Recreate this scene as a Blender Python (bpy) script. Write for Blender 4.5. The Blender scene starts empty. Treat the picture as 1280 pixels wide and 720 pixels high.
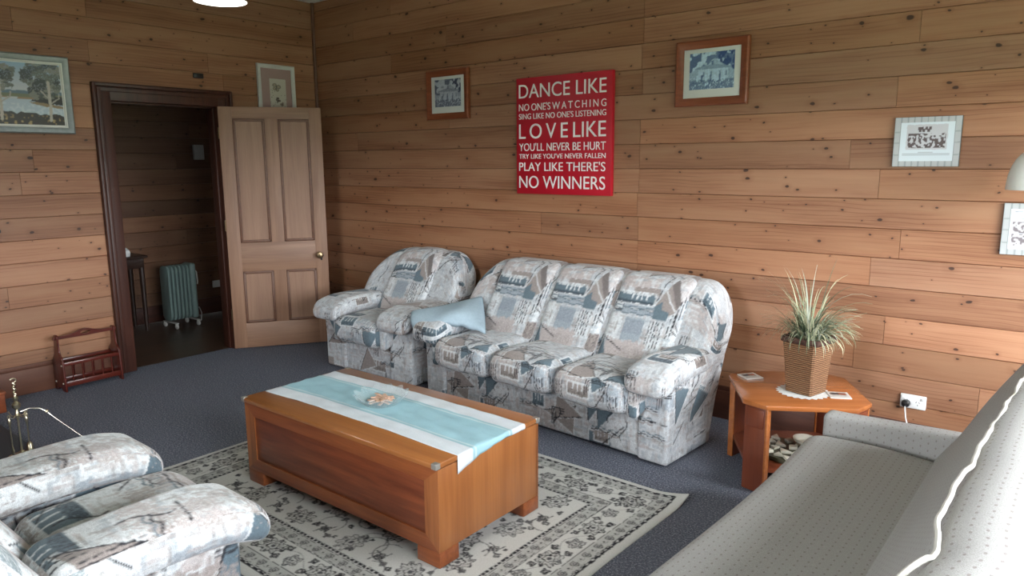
import bpy, bmesh, math, random
import numpy as np
from mathutils import Vector, Matrix
random.seed(7); RS = np.random.RandomState(11)
SC = bpy.context.scene; COL = SC.collection
PI = math.pi

# ------------------------------------------------------------------ camera, world, light, exposure
def set_camera():
    y, p, r, f = 2.26082060, -0.172434494, -0.00674446480, 907.7778
    F = Vector((math.cos(p)*math.cos(y), math.cos(p)*math.sin(y), math.sin(p)))
    R0 = Vector((math.sin(y), -math.cos(y), 0)); U0 = R0.cross(F)
    R = R0*math.cos(r)+U0*math.sin(r); U = -R0*math.sin(r)+U0*math.cos(r)
    cam = bpy.data.cameras.new('camera'); cam.sensor_width = 36; cam.lens = f/1280*36
    cam.clip_start = .02
    o = bpy.data.objects.new('camera', cam); COL.objects.link(o)
    M = Matrix(((R.x, U.x, -F.x, 5.6713), (R.y, U.y, -F.y, -4.1124), (R.z, U.z, -F.z, 1.5608), (0, 0, 0, 1)))
    o.matrix_world = M; SC.camera = o
set_camera()
SC.view_settings.view_transform = 'Standard'; SC.view_settings.look = 'None'
SC.view_settings.gamma = 1; SC.view_settings.use_curve_mapping = False
SC.view_settings.exposure = 0.6
SKY = 21.0; GROUND = 4.0
W = bpy.data.worlds.new('overcast_sky'); SC.world = W; W.use_nodes = True
wn = W.node_tree; wn.nodes.clear()
_o = wn.nodes.new('ShaderNodeOutputWorld'); _b = wn.nodes.new('ShaderNodeBackground')
_t = wn.nodes.new('ShaderNodeTexCoord'); _s = wn.nodes.new('ShaderNodeSeparateXYZ')
_m = wn.nodes.new('ShaderNodeMapRange'); _m.inputs['From Min'].default_value = -.03; _m.inputs['From Max'].default_value = .05
_x = wn.nodes.new('ShaderNodeMix'); _x.data_type = 'RGBA'
_x.inputs['A'].default_value = (.30*GROUND, .33*GROUND, .30*GROUND, 1)
_x.inputs['B'].default_value = (.90*SKY, .95*SKY, .99*SKY, 1)
wn.links.new(_t.outputs['Generated'], _s.inputs[0]); wn.links.new(_s.outputs['Z'], _m.inputs['Value'])
wn.links.new(_m.outputs[0], _x.inputs['Factor']); wn.links.new(_x.outputs['Result'], _b.inputs['Color'])
wn.links.new(_b.outputs[0], _o.inputs['Surface'])
RX, NY, CZ = 6.60, -5.60, 2.955           # right wall, near wall, ceiling
# openings in the unseen window walls: (from, to, sill, head)
WIN_RIGHT = [(-4.0, -2.3, .70, 2.02), (-2.05, -.35, .70, 2.02)]
WIN_NEAR = [(3.2, 4.5, .80, 2.10)]
def portal(loc, rot, sx, sy):
    l = bpy.data.lights.new('window_daylight', 'AREA'); l.shape = 'RECTANGLE'; l.size = sx; l.size_y = sy
    l.cycles.is_portal = True
    o = bpy.data.objects.new('window_daylight', l); COL.objects.link(o); o.location = loc; o.rotation_euler = rot
for a, b, c, d in WIN_RIGHT: portal((RX+.10, (a+b)/2, (c+d)/2), (0, PI/2, 0), d-c, b-a)
for a, b, c, d in WIN_NEAR: portal(((a+b)/2, NY-.10, (c+d)/2), (PI/2, 0, 0), b-a, d-c)

# ------------------------------------------------------------------ helpers
def L(r, g, b):
    f = lambda c: (c/255/12.92) if c/255 <= .04045 else ((c/255+.055)/1.055)**2.4
    return (f(r), f(g), f(b))
def tag(o, label=None, cat=None, group=None, kind=None):
    if label: o['label'] = label
    if cat: o['category'] = cat
    if group: o['group'] = group
    if kind: o['kind'] = kind
    return o
def thing(name, label, cat, loc=(0, 0, 0), rz=0, group=None):
    o = bpy.data.objects.new(name, None); COL.objects.link(o); o.empty_display_size = .05
    o.location = loc; o.rotation_euler = (0, 0, rz)
    return tag(o, label, cat, group)
def link(name, me, mat, parent=None):
    o = bpy.data.objects.new(name, me); COL.objects.link(o)
    if mat is not None: me.materials.append(mat)
    if parent is not None: o.parent = parent
    return o
def npmesh(name, V, F, mat, parent=None, col=None, uv=None, smooth=True):
    """V (n,3), F (m,4) or list; col per vertex linear; uv per face corner"""
    me = bpy.data.meshes.new(name)
    me.from_pydata(np.asarray(V).tolist(), [], [list(map(int, f)) for f in F]); 
    if col is not None:
        a = me.color_attributes.new('Col', 'FLOAT_COLOR', 'POINT')
        c = np.ones((len(V), 4), np.float32); c[:, :3] = col; a.data.foreach_set('color', c.ravel())
    if uv is not None:
        u = me.uv_layers.new(name='UVMap'); u.data.foreach_set('uv', np.asarray(uv, np.float32).reshape(-1))
    if smooth: me.polygons.foreach_set('use_smooth', np.ones(len(me.polygons), bool))
    me.update()
    return link(name, me, mat, parent)
class MB:
    """collects shapes into one bmesh"""
    def __init__(s): s.bm = bmesh.new()
    def box(s, x0, x1, y0, y1, z0, z1, bev=0.003, M=None, seg=2):
        g = bmesh.ops.create_cube(s.bm, size=1)['verts']
        bmesh.ops.scale(s.bm, verts=g, vec=(x1-x0, y1-y0, z1-z0))
        bmesh.ops.translate(s.bm, verts=g, vec=((x0+x1)/2, (y0+y1)/2, (z0+z1)/2))
        if bev > 0:
            e = list({e for v in g for e in v.link_edges})
            r = bmesh.ops.bevel(s.bm, geom=e, offset=bev, segments=seg, affect='EDGES', profile=.5)
            g = list({v for f in r['faces'] for v in f.verts} | {v for v in g if v.is_valid})
        if M is not None: bmesh.ops.transform(s.bm, matrix=M, verts=g)
        return g
    def lathe(s, prof, n=24, M=None, cap=True, z=None):
        rings = []
        for r, zz in prof:
            rings.append([s.bm.verts.new((r*math.cos(2*PI*k/n), r*math.sin(2*PI*k/n), zz)) for k in range(n)])
        for a, b in zip(rings[:-1], rings[1:]):
            for k in range(n): s.bm.faces.new((a[k], a[(k+1) % n], b[(k+1) % n], b[k]))
        if cap:
            if prof[0][0] > 1e-4: s.bm.faces.new(rings[0][::-1])
            if prof[-1][0] > 1e-4: s.bm.faces.new(rings[-1])
        vs = [v for r in rings for v in r]
        if M is not None: bmesh.ops.transform(s.bm, matrix=M, verts=vs)
        return vs
    def tube(s, pts, r, n=8, closed=False):
        pts = [Vector(p) for p in pts]; rings = []; up = Vector((0, 0, 1))
        rr = r if hasattr(r, '__len__') else [r]*len(pts)
        prev = None
        for i, p in enumerate(pts):
            a = pts[i-1] if (i or closed) else pts[0]; b = pts[(i+1) % len(pts)] if (i < len(pts)-1 or closed) else pts[-1]
            t = (b-a).normalized()
            if prev is None:
                x = t.cross(up)
                if x.length < 1e-3: x = t.cross(Vector((1, 0, 0)))
            else: x = prev - t*prev.dot(t)
            x.normalize(); prev = x; yv = t.cross(x)
            rings.append([s.bm.verts.new(p+(x*math.cos(2*PI*k/n)+yv*math.sin(2*PI*k/n))*rr[i]) for k in range(n)])
        seq = list(zip(rings[:-1], rings[1:]))+([(rings[-1], rings[0])] if closed else [])
        for a, b in seq:
            for k in range(n): s.bm.faces.new((a[k], a[(k+1) % n], b[(k+1) % n], b[k]))
        if not closed:
            s.bm.faces.new(rings[0][::-1]); s.bm.faces.new(rings[-1])
        return [v for r_ in rings for v in r_]
    def prism(s, poly, h0, h1, M=None, bev=0):
        """polygon in xy extruded along z"""
        a = [s.bm.verts.new((x, y, h0)) for x, y in poly]; b = [s.bm.verts.new((x, y, h1)) for x, y in poly]
        fs = [s.bm.faces.new(a[::-1]), s.bm.faces.new(b)]; n = len(poly)
        for k in range(n): fs.append(s.bm.faces.new((a[k], a[(k+1) % n], b[(k+1) % n], b[k])))
        g = a+b
        if bev > 0:
            e = list({e for f in fs for e in f.edges})
            r = bmesh.ops.bevel(s.bm, geom=e, offset=bev, segments=2, affect='EDGES', profile=.5)
            g = list({v for f in r['faces'] for v in f.verts} | {v for v in g if v.is_valid})
        if M is not None: bmesh.ops.transform(s.bm, matrix=M, verts=g)
        return g
    def build(s, name, mat, parent=None, smooth=True, angle=35):
        bmesh.ops.recalc_face_normals(s.bm, faces=s.bm.faces[:])
        if smooth:
            for f in s.bm.faces: f.smooth = True
            for e in s.bm.edges:
                if len(e.link_faces) == 2 and e.calc_face_angle(0) > math.radians(angle): e.smooth = False
        me = bpy.data.meshes.new(name); s.bm.to_mesh(me); s.bm.free()
        return link(name, me, mat, parent)
T = Matrix.Translation
def RZ(a): return Matrix.Rotation(a, 4, 'Z')
def RXm(a): return Matrix.Rotation(a, 4, 'X')
def RYm(a): return Matrix.Rotation(a, 4, 'Y')
def rbox(x0, x1, y0, y1, z0, z1, r, step):
    """rounded box as dense grids: verts, quads, per-corner uv (metres), per-vertex uv"""
    lo = np.array([x0, y0, z0]); hi = np.array([x1, y1, z1])
    Vs, Fs, UVs = [], [], []; off = 0
    rr = np.minimum(r, (hi-lo)/2-1e-4)
    def face(ax, side):
        nonlocal off
        o = [k for k in range(3) if k != ax]
        na = [max(2, int(math.ceil((hi[k]-lo[k])/step))) for k in o]
        A, B = np.meshgrid(np.linspace(lo[o[0]], hi[o[0]], na[0]+1), np.linspace(lo[o[1]], hi[o[1]], na[1]+1), indexing='ij')
        P = np.zeros(A.shape+(3,)); P[..., o[0]] = A; P[..., o[1]] = B; P[..., ax] = hi[ax] if side else lo[ax]
        if ax == 1: U, Vv = P[..., 0], P[..., 2]-hi[2]
        elif ax == 2: U, Vv = P[..., 0], (P[..., 1]-lo[1])
        else: U, Vv = P[..., 1]+(x0 if not side else x1), P[..., 2]-hi[2]
        P = P.reshape(-1, 3); idx = np.arange(len(P)).reshape(A.shape)+off
        q = np.stack([idx[:-1, :-1], idx[1:, :-1], idx[1:, 1:], idx[:-1, 1:]], -1).reshape(-1, 4)
        flip = (side == 0) ^ (ax == 1)
        if flip: q = q[:, ::-1]
        Vs.append(P); Fs.append(q); UVs.append(np.stack([U, Vv], -1).reshape(-1, 2)); off += len(P)
    for ax, side in ((1, 0), (2, 1), (0, 0), (0, 1), (1, 1), (2, 0)): face(ax, side)
    P = np.concatenate(Vs); Q = np.concatenate(Fs); UV = np.concatenate(UVs)
    key = np.round(P*20000).astype(np.int64)
    _, first, inv = np.unique(key, axis=0, return_index=True, return_inverse=True); inv = np.asarray(inv).reshape(-1)
    inner = np.clip(P, lo+rr, hi-rr); d = P-inner; n = np.linalg.norm(d/rr, axis=1, keepdims=True)
    P2 = np.where(n > 1e-9, inner+d/np.maximum(n, 1e-9), P)
    return P2[first], inv[Q], UV[Q], UV[first]
def joinp(parts):
    V, F, U, u = [], [], [], []; off = 0
    for v, f, a, b in parts:
        V.append(v); F.append(f+off); U.append(a); u.append(b); off += len(v)
    return np.concatenate(V), np.concatenate(F), np.concatenate(U), np.concatenate(u)

# ------------------------------------------------------------------ materials
def new_mat(name):
    m = bpy.data.materials.new(name); m.use_nodes = True; nt = m.node_tree
    b = nt.nodes['Principled BSDF']
    return m, nt, b
def N(nt, t, **kw):
    n = nt.nodes.new('ShaderNode'+t)
    for k, v in kw.items():
        if k in n.inputs: n.inputs[k].default_value = v
        else: setattr(n, k, v)
    return n
def math_node(nt, op, a, b=None, c=None):
    n = nt.nodes.new('ShaderNodeMath'); n.operation = op
    for i, v in enumerate((a, b, c)):
        if v is None: continue
        if isinstance(v, (int, float)): n.inputs[i].default_value = v
        else: nt.links.new(v, n.inputs[i])
    return n.outputs[0]
def ramp(nt, fac, stops):
    n = nt.nodes.new('ShaderNodeValToRGB'); e = n.color_ramp.elements
    while len(e) < len(stops): e.new(.5)
    for i, (p, c) in enumerate(stops): e[i].position = p; e[i].color = (*c, 1)
    nt.links.new(fac, n.inputs[0]); return n.outputs[0]
def mix(nt, fac, a, b, mode='MIX'):
    n = nt.nodes.new('ShaderNodeMix'); n.data_type = 'RGBA'; n.blend_type = mode
    for k, v in (('Factor', fac), ('A', a), ('B', b)):
        s = n.inputs[k] if k == 'Factor' else [i for i in n.inputs if i.name == k and i.type == 'RGBA'][0]
        if isinstance(v, (int, float)): s.default_value = v
        elif isinstance(v, tuple): s.default_value = (*v, 1)
        else: nt.links.new(v, s)
    return [o for o in n.outputs if o.type == 'RGBA'][0]
def bump(nt, b, h, s=.3, d=.002):
    n = N(nt, 'Bump', Strength=s, Distance=d); nt.links.new(h, n.inputs['Height']); nt.links.new(n.outputs[0], b.inputs['Normal'])
def plain(name, c, rough=.5, metal=0, spec=.5, noise=0, nscale=30):
    m, nt, b = new_mat(name)
    b.inputs['Base Color'].default_value = (*c, 1); b.inputs['Roughness'].default_value = rough
    b.inputs['Metallic'].default_value = metal; b.inputs['Specular IOR Level'].default_value = spec
    if noise:
        tc = N(nt, 'TexCoord'); nz = N(nt, 'TexNoise', Scale=nscale, Detail=4.0); nt.links.new(tc.outputs['Object'], nz.inputs['Vector'])
        k = ramp(nt, nz.outputs['Fac'], [(.3, tuple(x*(1-noise) for x in c)), (.7, tuple(min(1, x*(1+noise)) for x in c))])
        nt.links.new(k, b.inputs['Base Color'])
    return m
def wood(name, dark, light, axis=0, scale=1.0, rough=.35, contrast=1.0, coat=0.0):
    """furniture timber, grain along the object's axis"""
    m, nt, b = new_mat(name); tc = N(nt, 'TexCoord'); mp = N(nt, 'Mapping')
    s = [26*scale]*3; s[axis] = 1.6*scale; mp.inputs['Scale'].default_value = s
    nt.links.new(tc.outputs['Object'], mp.inputs['Vector'])
    n1 = N(nt, 'TexNoise', Scale=1.0, Detail=6.0, Roughness=.6, Distortion=.6); nt.links.new(mp.outputs[0], n1.inputs['Vector'])
    mp2 = N(nt, 'Mapping'); s2 = [220*scale]*3; s2[axis] = 6*scale; mp2.inputs['Scale'].default_value = s2
    nt.links.new(tc.outputs['Object'], mp2.inputs['Vector'])
    n2 = N(nt, 'TexNoise', Scale=1.0, Detail=3.0); nt.links.new(mp2.outputs[0], n2.inputs['Vector'])
    c1 = ramp(nt, n1.outputs['Fac'], [(.5-.25/contrast, dark), (.5+.22/contrast, light)])
    c2 = mix(nt, math_node(nt, 'MULTIPLY', n2.outputs['Fac'], .45), c1, tuple(x*.55 for x in dark))
    nt.links.new(c2, b.inputs['Base Color']); b.inputs['Roughness'].default_value = rough
    b.inputs['Coat Weight'].default_value = coat; b.inputs['Coat Roughness'].default_value = .2
    bump(nt, b, n2.outputs['Fac'], .15, .0008)
    return m
def board_mat():
    """pine lining boards: UV in metres along/across the board, tone from the board's own attribute"""
    m, nt, b = new_mat('pine_lining'); uv = N(nt, 'UVMap'); at = N(nt, 'Attribute', attribute_name='Col')
    def mapped(sx, sy):
        mp = N(nt, 'Mapping'); mp.inputs['Scale'].default_value = (sx, sy, 1); nt.links.new(uv.outputs[0], mp.inputs['Vector']); return mp.outputs[0]
    big = N(nt, 'TexNoise', Scale=1.0, Detail=3.0, Roughness=.5); nt.links.new(mapped(.9, 7), big.inputs['Vector'])
    gr = N(nt, 'TexNoise', Scale=1.0, Detail=5.0, Roughness=.65, Distortion=1.4); nt.links.new(mapped(1.3, 34), gr.inputs['Vector'])
    fine = N(nt, 'TexNoise', Scale=1.0, Detail=2.0); nt.links.new(mapped(7, 320), fine.inputs['Vector'])
    wv = N(nt, 'TexWave', wave_type='BANDS', bands_direction='Y', Scale=9.0, Distortion=9.0, Detail=2.0); wv.inputs['Detail Scale'].default_value = .35
    nt.links.new(mapped(.55, 1.7), wv.inputs['Vector'])
    base = ramp(nt, big.outputs['Fac'], [(.28, L(122, 79, 54)), (.5, L(144, 100, 73)), (.75, L(159, 119, 90))])
    gk = math_node(nt, 'MULTIPLY', ramp(nt, gr.outputs['Fac'], [(.40, (1, 1, 1)), (.66, (0, 0, 0))]), .45)
    base = mix(nt, gk, base, L(164, 121, 91))
    line = ramp(nt, wv.outputs['Fac'], [(.0, (1, 1, 1)), (.13, (.2, .2, .2)), (.22, (0, 0, 0))])
    gate = ramp(nt, big.outputs['Fac'], [(.42, (.75, .75, .75)), (.58, (0, 0, 0))])
    lm = N(nt, 'Mix', data_type='FLOAT')
    lf = math_node(nt, 'MULTIPLY', line, gate)
    base = mix(nt, math_node(nt, 'MULTIPLY', lf, .62), base, L(104, 55, 34))
    base = mix(nt, math_node(nt, 'MULTIPLY', fine.outputs['Fac'], .16), base, L(96, 62, 42))
    # knots, several sizes
    def knots(sx, sy, thr_p, rad, seed):
        mp = N(nt, 'Mapping'); mp.inputs['Scale'].default_value = (sx, sy, 1); mp.inputs['Location'].default_value = (seed, seed*.37, 0)
        wob = N(nt, 'TexNoise', Scale=22.0, Detail=1.0)
        nt.links.new(uv.outputs[0], wob.inputs['Vector'])
        ad = N(nt, 'VectorMath', operation='SCALE'); nt.links.new(wob.outputs['Color'], ad.inputs[0]); ad.inputs['Scale'].default_value = .016
        ad2 = N(nt, 'VectorMath', operation='ADD'); nt.links.new(uv.outputs[0], ad2.inputs[0]); nt.links.new(ad.outputs[0], ad2.inputs[1])
        nt.links.new(ad2.outputs[0], mp.inputs['Vector'])
        v = N(nt, 'TexVoronoi', voronoi_dimensions='2D', Scale=1.0, Randomness=1.0); nt.links.new(mp.outputs[0], v.inputs['Vector'])
        sp = N(nt, 'SeparateColor'); nt.links.new(v.outputs['Color'], sp.inputs[0])
        on = math_node(nt, 'GREATER_THAN', sp.outputs[0], thr_p)
        rad_n = math_node(nt, 'MULTIPLY_ADD', sp.outputs[1], rad*.8, rad*.35)
        core = math_node(nt, 'SUBTRACT', 1.0, math_node(nt, 'DIVIDE', v.outputs['Distance'], rad_n))
        c = math_node(nt, 'MULTIPLY', ramp(nt, core, [(.0, (0, 0, 0)), (.35, (1, 1, 1))]), on)
        halo = math_node(nt, 'SUBTRACT', 1.0, math_node(nt, 'DIVIDE', v.outputs['Distance'], math_node(nt, 'MULTIPLY', rad_n, 3.2)))
        h = math_node(nt, 'MULTIPLY', ramp(nt, halo, [(.0, (0, 0, 0)), (.9, (.8, .8, .8))]), on)
        return c, h
    for a in ((4.2, 6.5, .52, .062, 3.1), (7.5, 11.0, .70, .060, 9.7), (3.0, 5.0, .72, .062, 17.3)):
        c, h = knots(*a)
        base = mix(nt, math_node(nt, 'MULTIPLY', h, .55), base, L(112, 72, 48))
        base = mix(nt, math_node(nt, 'MULTIPLY', c, .88), base, L(44, 25, 18))
    col = mix(nt, 1.0, base, at.outputs['Color'], 'MULTIPLY')
    nt.links.new(col, b.inputs['Base Color']); b.inputs['Roughness'].default_value = .5
    b.inputs['Specular IOR Level'].default_value = .35
    bump(nt, b, fine.outputs['Fac'], .12, .001)
    return m
def fabric_mat(name='tapestry_fabric', speck=.30, scale=420):
    m, nt, b = new_mat(name); at = N(nt, 'Attribute', attribute_name='Col'); tc = N(nt, 'TexCoord')
    n = N(nt, 'TexNoise', Scale=float(scale), Detail=2.0); nt.links.new(tc.outputs['Object'], n.inputs['Vector'])
    n2 = N(nt, 'TexNoise', Scale=95.0, Detail=3.0); nt.links.new(tc.outputs['Object'], n2.inputs['Vector'])
    k = ramp(nt, n.outputs['Fac'], [(.3, (1-speck,)*3), (.7, (1+speck*.5,)*3)])
    k2 = ramp(nt, n2.outputs['Fac'], [(.3, (.86,)*3), (.7, (1.1,)*3)])
    c = mix(nt, 1.0, mix(nt, 1.0, at.outputs['Color'], k, 'MULTIPLY'), k2, 'MULTIPLY')
    nt.links.new(c, b.inputs['Base Color']); b.inputs['Roughness'].default_value = .92
    b.inputs['Specular IOR Level'].default_value = .15; b.inputs['Sheen Weight'].default_value = .15
    bump(nt, b, n.outputs['Fac'], .25, .0015)
    return m
def dotted_mat():
    m, nt, b = new_mat('dotted_grey_cloth'); uv = N(nt, 'UVMap'); sp = N(nt, 'SeparateXYZ'); nt.links.new(uv.outputs[0], sp.inputs[0])
    P, Q = .030, .026
    r = math_node(nt, 'DIVIDE', sp.outputs[0], Q); row = math_node(nt, 'FLOOR', r); fr = math_node(nt, 'FRACT', r)
    cx = math_node(nt, 'FRACT', math_node(nt, 'ADD', math_node(nt, 'DIVIDE', sp.outputs[1], P), math_node(nt, 'MULTIPLY', row, .5)))
    dx = math_node(nt, 'DIVIDE', math_node(nt, 'SUBTRACT', fr, .5), .12); dy = math_node(nt, 'DIVIDE', math_node(nt, 'SUBTRACT', cx, .5), .17)
    d = math_node(nt, 'ADD', math_node(nt, 'MULTIPLY', dx, dx), math_node(nt, 'MULTIPLY', dy, dy))
    dot = ramp(nt, d, [(.6, (1, 1, 1)), (1.0, (0, 0, 0))])
    n = N(nt, 'TexNoise', Scale=500.0, Detail=2.0); tc = N(nt, 'TexCoord'); nt.links.new(tc.outputs['Object'], n.inputs['Vector'])
    g = ramp(nt, n.outputs['Fac'], [(.3, L(150, 148, 146)), (.7, L(178, 176, 174))])
    c = mix(nt, math_node(nt, 'MULTIPLY', dot, .55), g, L(120, 108, 104))
    nt.links.new(c, b.inputs['Base Color']); b.inputs['Roughness'].default_value = .95; b.inputs['Specular IOR Level'].default_value = .1
    bump(nt, b, n.outputs['Fac'], .3, .0015)
    return m
def carpet_mat():
    m, nt, b = new_mat('navy_carpet'); tc = N(nt, 'TexCoord')
    n = N(nt, 'TexNoise', Scale=120.0, Detail=4.0, Roughness=.7); nt.links.new(tc.outputs['Object'], n.inputs['Vector'])
    n2 = N(nt, 'TexNoise', Scale=2.2, Detail=4.0); nt.links.new(tc.outputs['Object'], n2.inputs['Vector'])
    n3 = N(nt, 'TexNoise', Scale=420.0, Detail=2.0); nt.links.new(tc.outputs['Object'], n3.inputs['Vector'])
    c = ramp(nt, n.outputs['Fac'], [(.34, L(50, 53, 64)), (.52, L(90, 93, 106)), (.66, L(168, 171, 180))])
    c = mix(nt, math_node(nt, 'MULTIPLY', ramp(nt, n3.outputs['Fac'], [(.4, (0, 0, 0)), (.65, (1, 1, 1))]), .5), c, L(120, 124, 136))
    c = mix(nt, ramp(nt, n2.outputs['Fac'], [(.4, (0, 0, 0)), (.7, (.3, .3, .3))]), c, L(110, 113, 126))
    nt.links.new(c, b.inputs['Base Color']); b.inputs['Roughness'].default_value = 1; b.inputs['Specular IOR Level'].default_value = .1
    bump(nt, b, n.outputs['Fac'], .6, .004)
    return m
def attr_mat(name, rough=.6, spec=.4, speck=0):
    m, nt, b = new_mat(name); at = N(nt, 'Attribute', attribute_name='Col'); c = at.outputs['Color']
    if speck:
        tc = N(nt, 'TexCoord'); n = N(nt, 'TexNoise', Scale=600.0, Detail=1.0); nt.links.new(tc.outputs['Object'], n.inputs['Vector'])
        c = mix(nt, 1.0, c, ramp(nt, n.outputs['Fac'], [(.3, (1-speck,)*3), (.7, (1+speck*.4,)*3)]), 'MULTIPLY')
        bump(nt, b, n.outputs['Fac'], .3, .002)
    nt.links.new(c, b.inputs['Base Color']); b.inputs['Roughness'].default_value = rough; b.inputs['Specular IOR Level'].default_value = spec
    return m
M_board = board_mat(); M_fab = fabric_mat(); M_dot = dotted_mat(); M_carpet = carpet_mat()
M_print = attr_mat('printed_paper', .45, .4); M_rug = attr_mat('rug_pile', .95, .1, .22)
M_ceil = plain('white_ceiling_paint', L(236, 236, 234), .8, noise=.03)
M_darkred = wood('dark_stained_timber', L(52, 27, 20), L(86, 47, 34), 2, 1, .45)
M_darkred_y = wood('dark_stained_timber_cross', L(52, 27, 20), L(86, 47, 34), 1, 1, .45)
M_darkred_x = wood('dark_stained_timber_long', L(66, 36, 26), L(96, 56, 40), 0, 1, .5)
M_skirt = wood('stained_skirting', L(82, 48, 36), L(112, 72, 54), 1, .8, .5)
M_door = wood('waxed_pine_door', L(132, 96, 74), L(164, 126, 100), 2, .7, .5)
M_door_x = wood('waxed_pine_rail', L(132, 96, 74), L(164, 126, 100), 0, .7, .5)
M_door_line = plain('pine_moulding', L(104, 70, 52), .5, noise=.15)
M_chest_x = wood('chest_timber_long', L(116, 56, 28), L(166, 94, 50), 0, 1.2, .33, 1.0, .25)
M_chest_z = wood('chest_timber_end', L(136, 78, 40), L(180, 116, 64), 2, .5, .33, .9, .25)
M_chest_top = wood('chest_timber_lid', L(142, 84, 42), L(180, 116, 62), 0, .7, .28, .9, .4)
M_frame_red = wood('cedar_frame', L(112, 54, 30), L(150, 82, 50), 0, 1.2, .35)
M_table = wood('table_timber', L(150, 84, 42), L(190, 116, 64), 0, .8, .22, 1, .5)
M_tleg = wood('table_leg_timber', L(98, 46, 28), L(136, 70, 44), 2, .8, .35, 1, .3)
M_maho = wood('mahogany', L(64, 22, 16), L(104, 40, 28), 1, 1.2, .3, 1, .4)
M_white = plain('white_plastic', L(226, 226, 224), .35)
M_enamel = plain('white_enamel', L(222, 222, 216), .25)
M_black = plain('black_plastic', L(24, 24, 26), .35)
M_steel = plain('nickel', L(205, 200, 190), .25, 1)
M_brk = plain('worn_silver_plate', L(172, 168, 160), .35, .6)
M_chest_p = wood('chest_timber_panel', L(98, 44, 24), L(150, 80, 46), 0, 1.3, .33, 1.0, .25)
M_chest_s = wood('chest_timber_stile', L(130, 72, 38), L(178, 110, 62), 2, 1.2, .33, 1.0, .25)
M_brass = plain('brass', L(200, 190, 164), .3, 1, noise=.12, nscale=60)
M_olddbrass = plain('aged_brass', L(122, 104, 80), .3, 1)
M_red = plain('red_board_paint', L(176, 10, 34), .45)
M_letter = plain('white_lettering', L(236, 232, 228), .5)
M_silver = plain('silver_frame_gilding', L(128, 131, 130), .4, .3, noise=.12)
M_wframe = plain('pale_grey_frame', L(196, 194, 190), .5, noise=.05)
M_teal = plain('pale_teal_enamel', L(122, 142, 138), .4)
M_dark_furn = plain('dark_hall_timber', L(48, 32, 26), .35, noise=.2)
M_slate = plain('dark_polished_stone', L(44, 52, 60), .6, noise=.5, nscale=240)
M_halfloor = wood('dark_floorboards', L(56, 40, 30), L(88, 64, 46), 1, .6, .35)
M_back = plain('shadow_gap', L(50, 30, 20), .8)
M_outground = plain('outdoor_lawn', L(96, 110, 84), .9, noise=.3, nscale=3)

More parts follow.
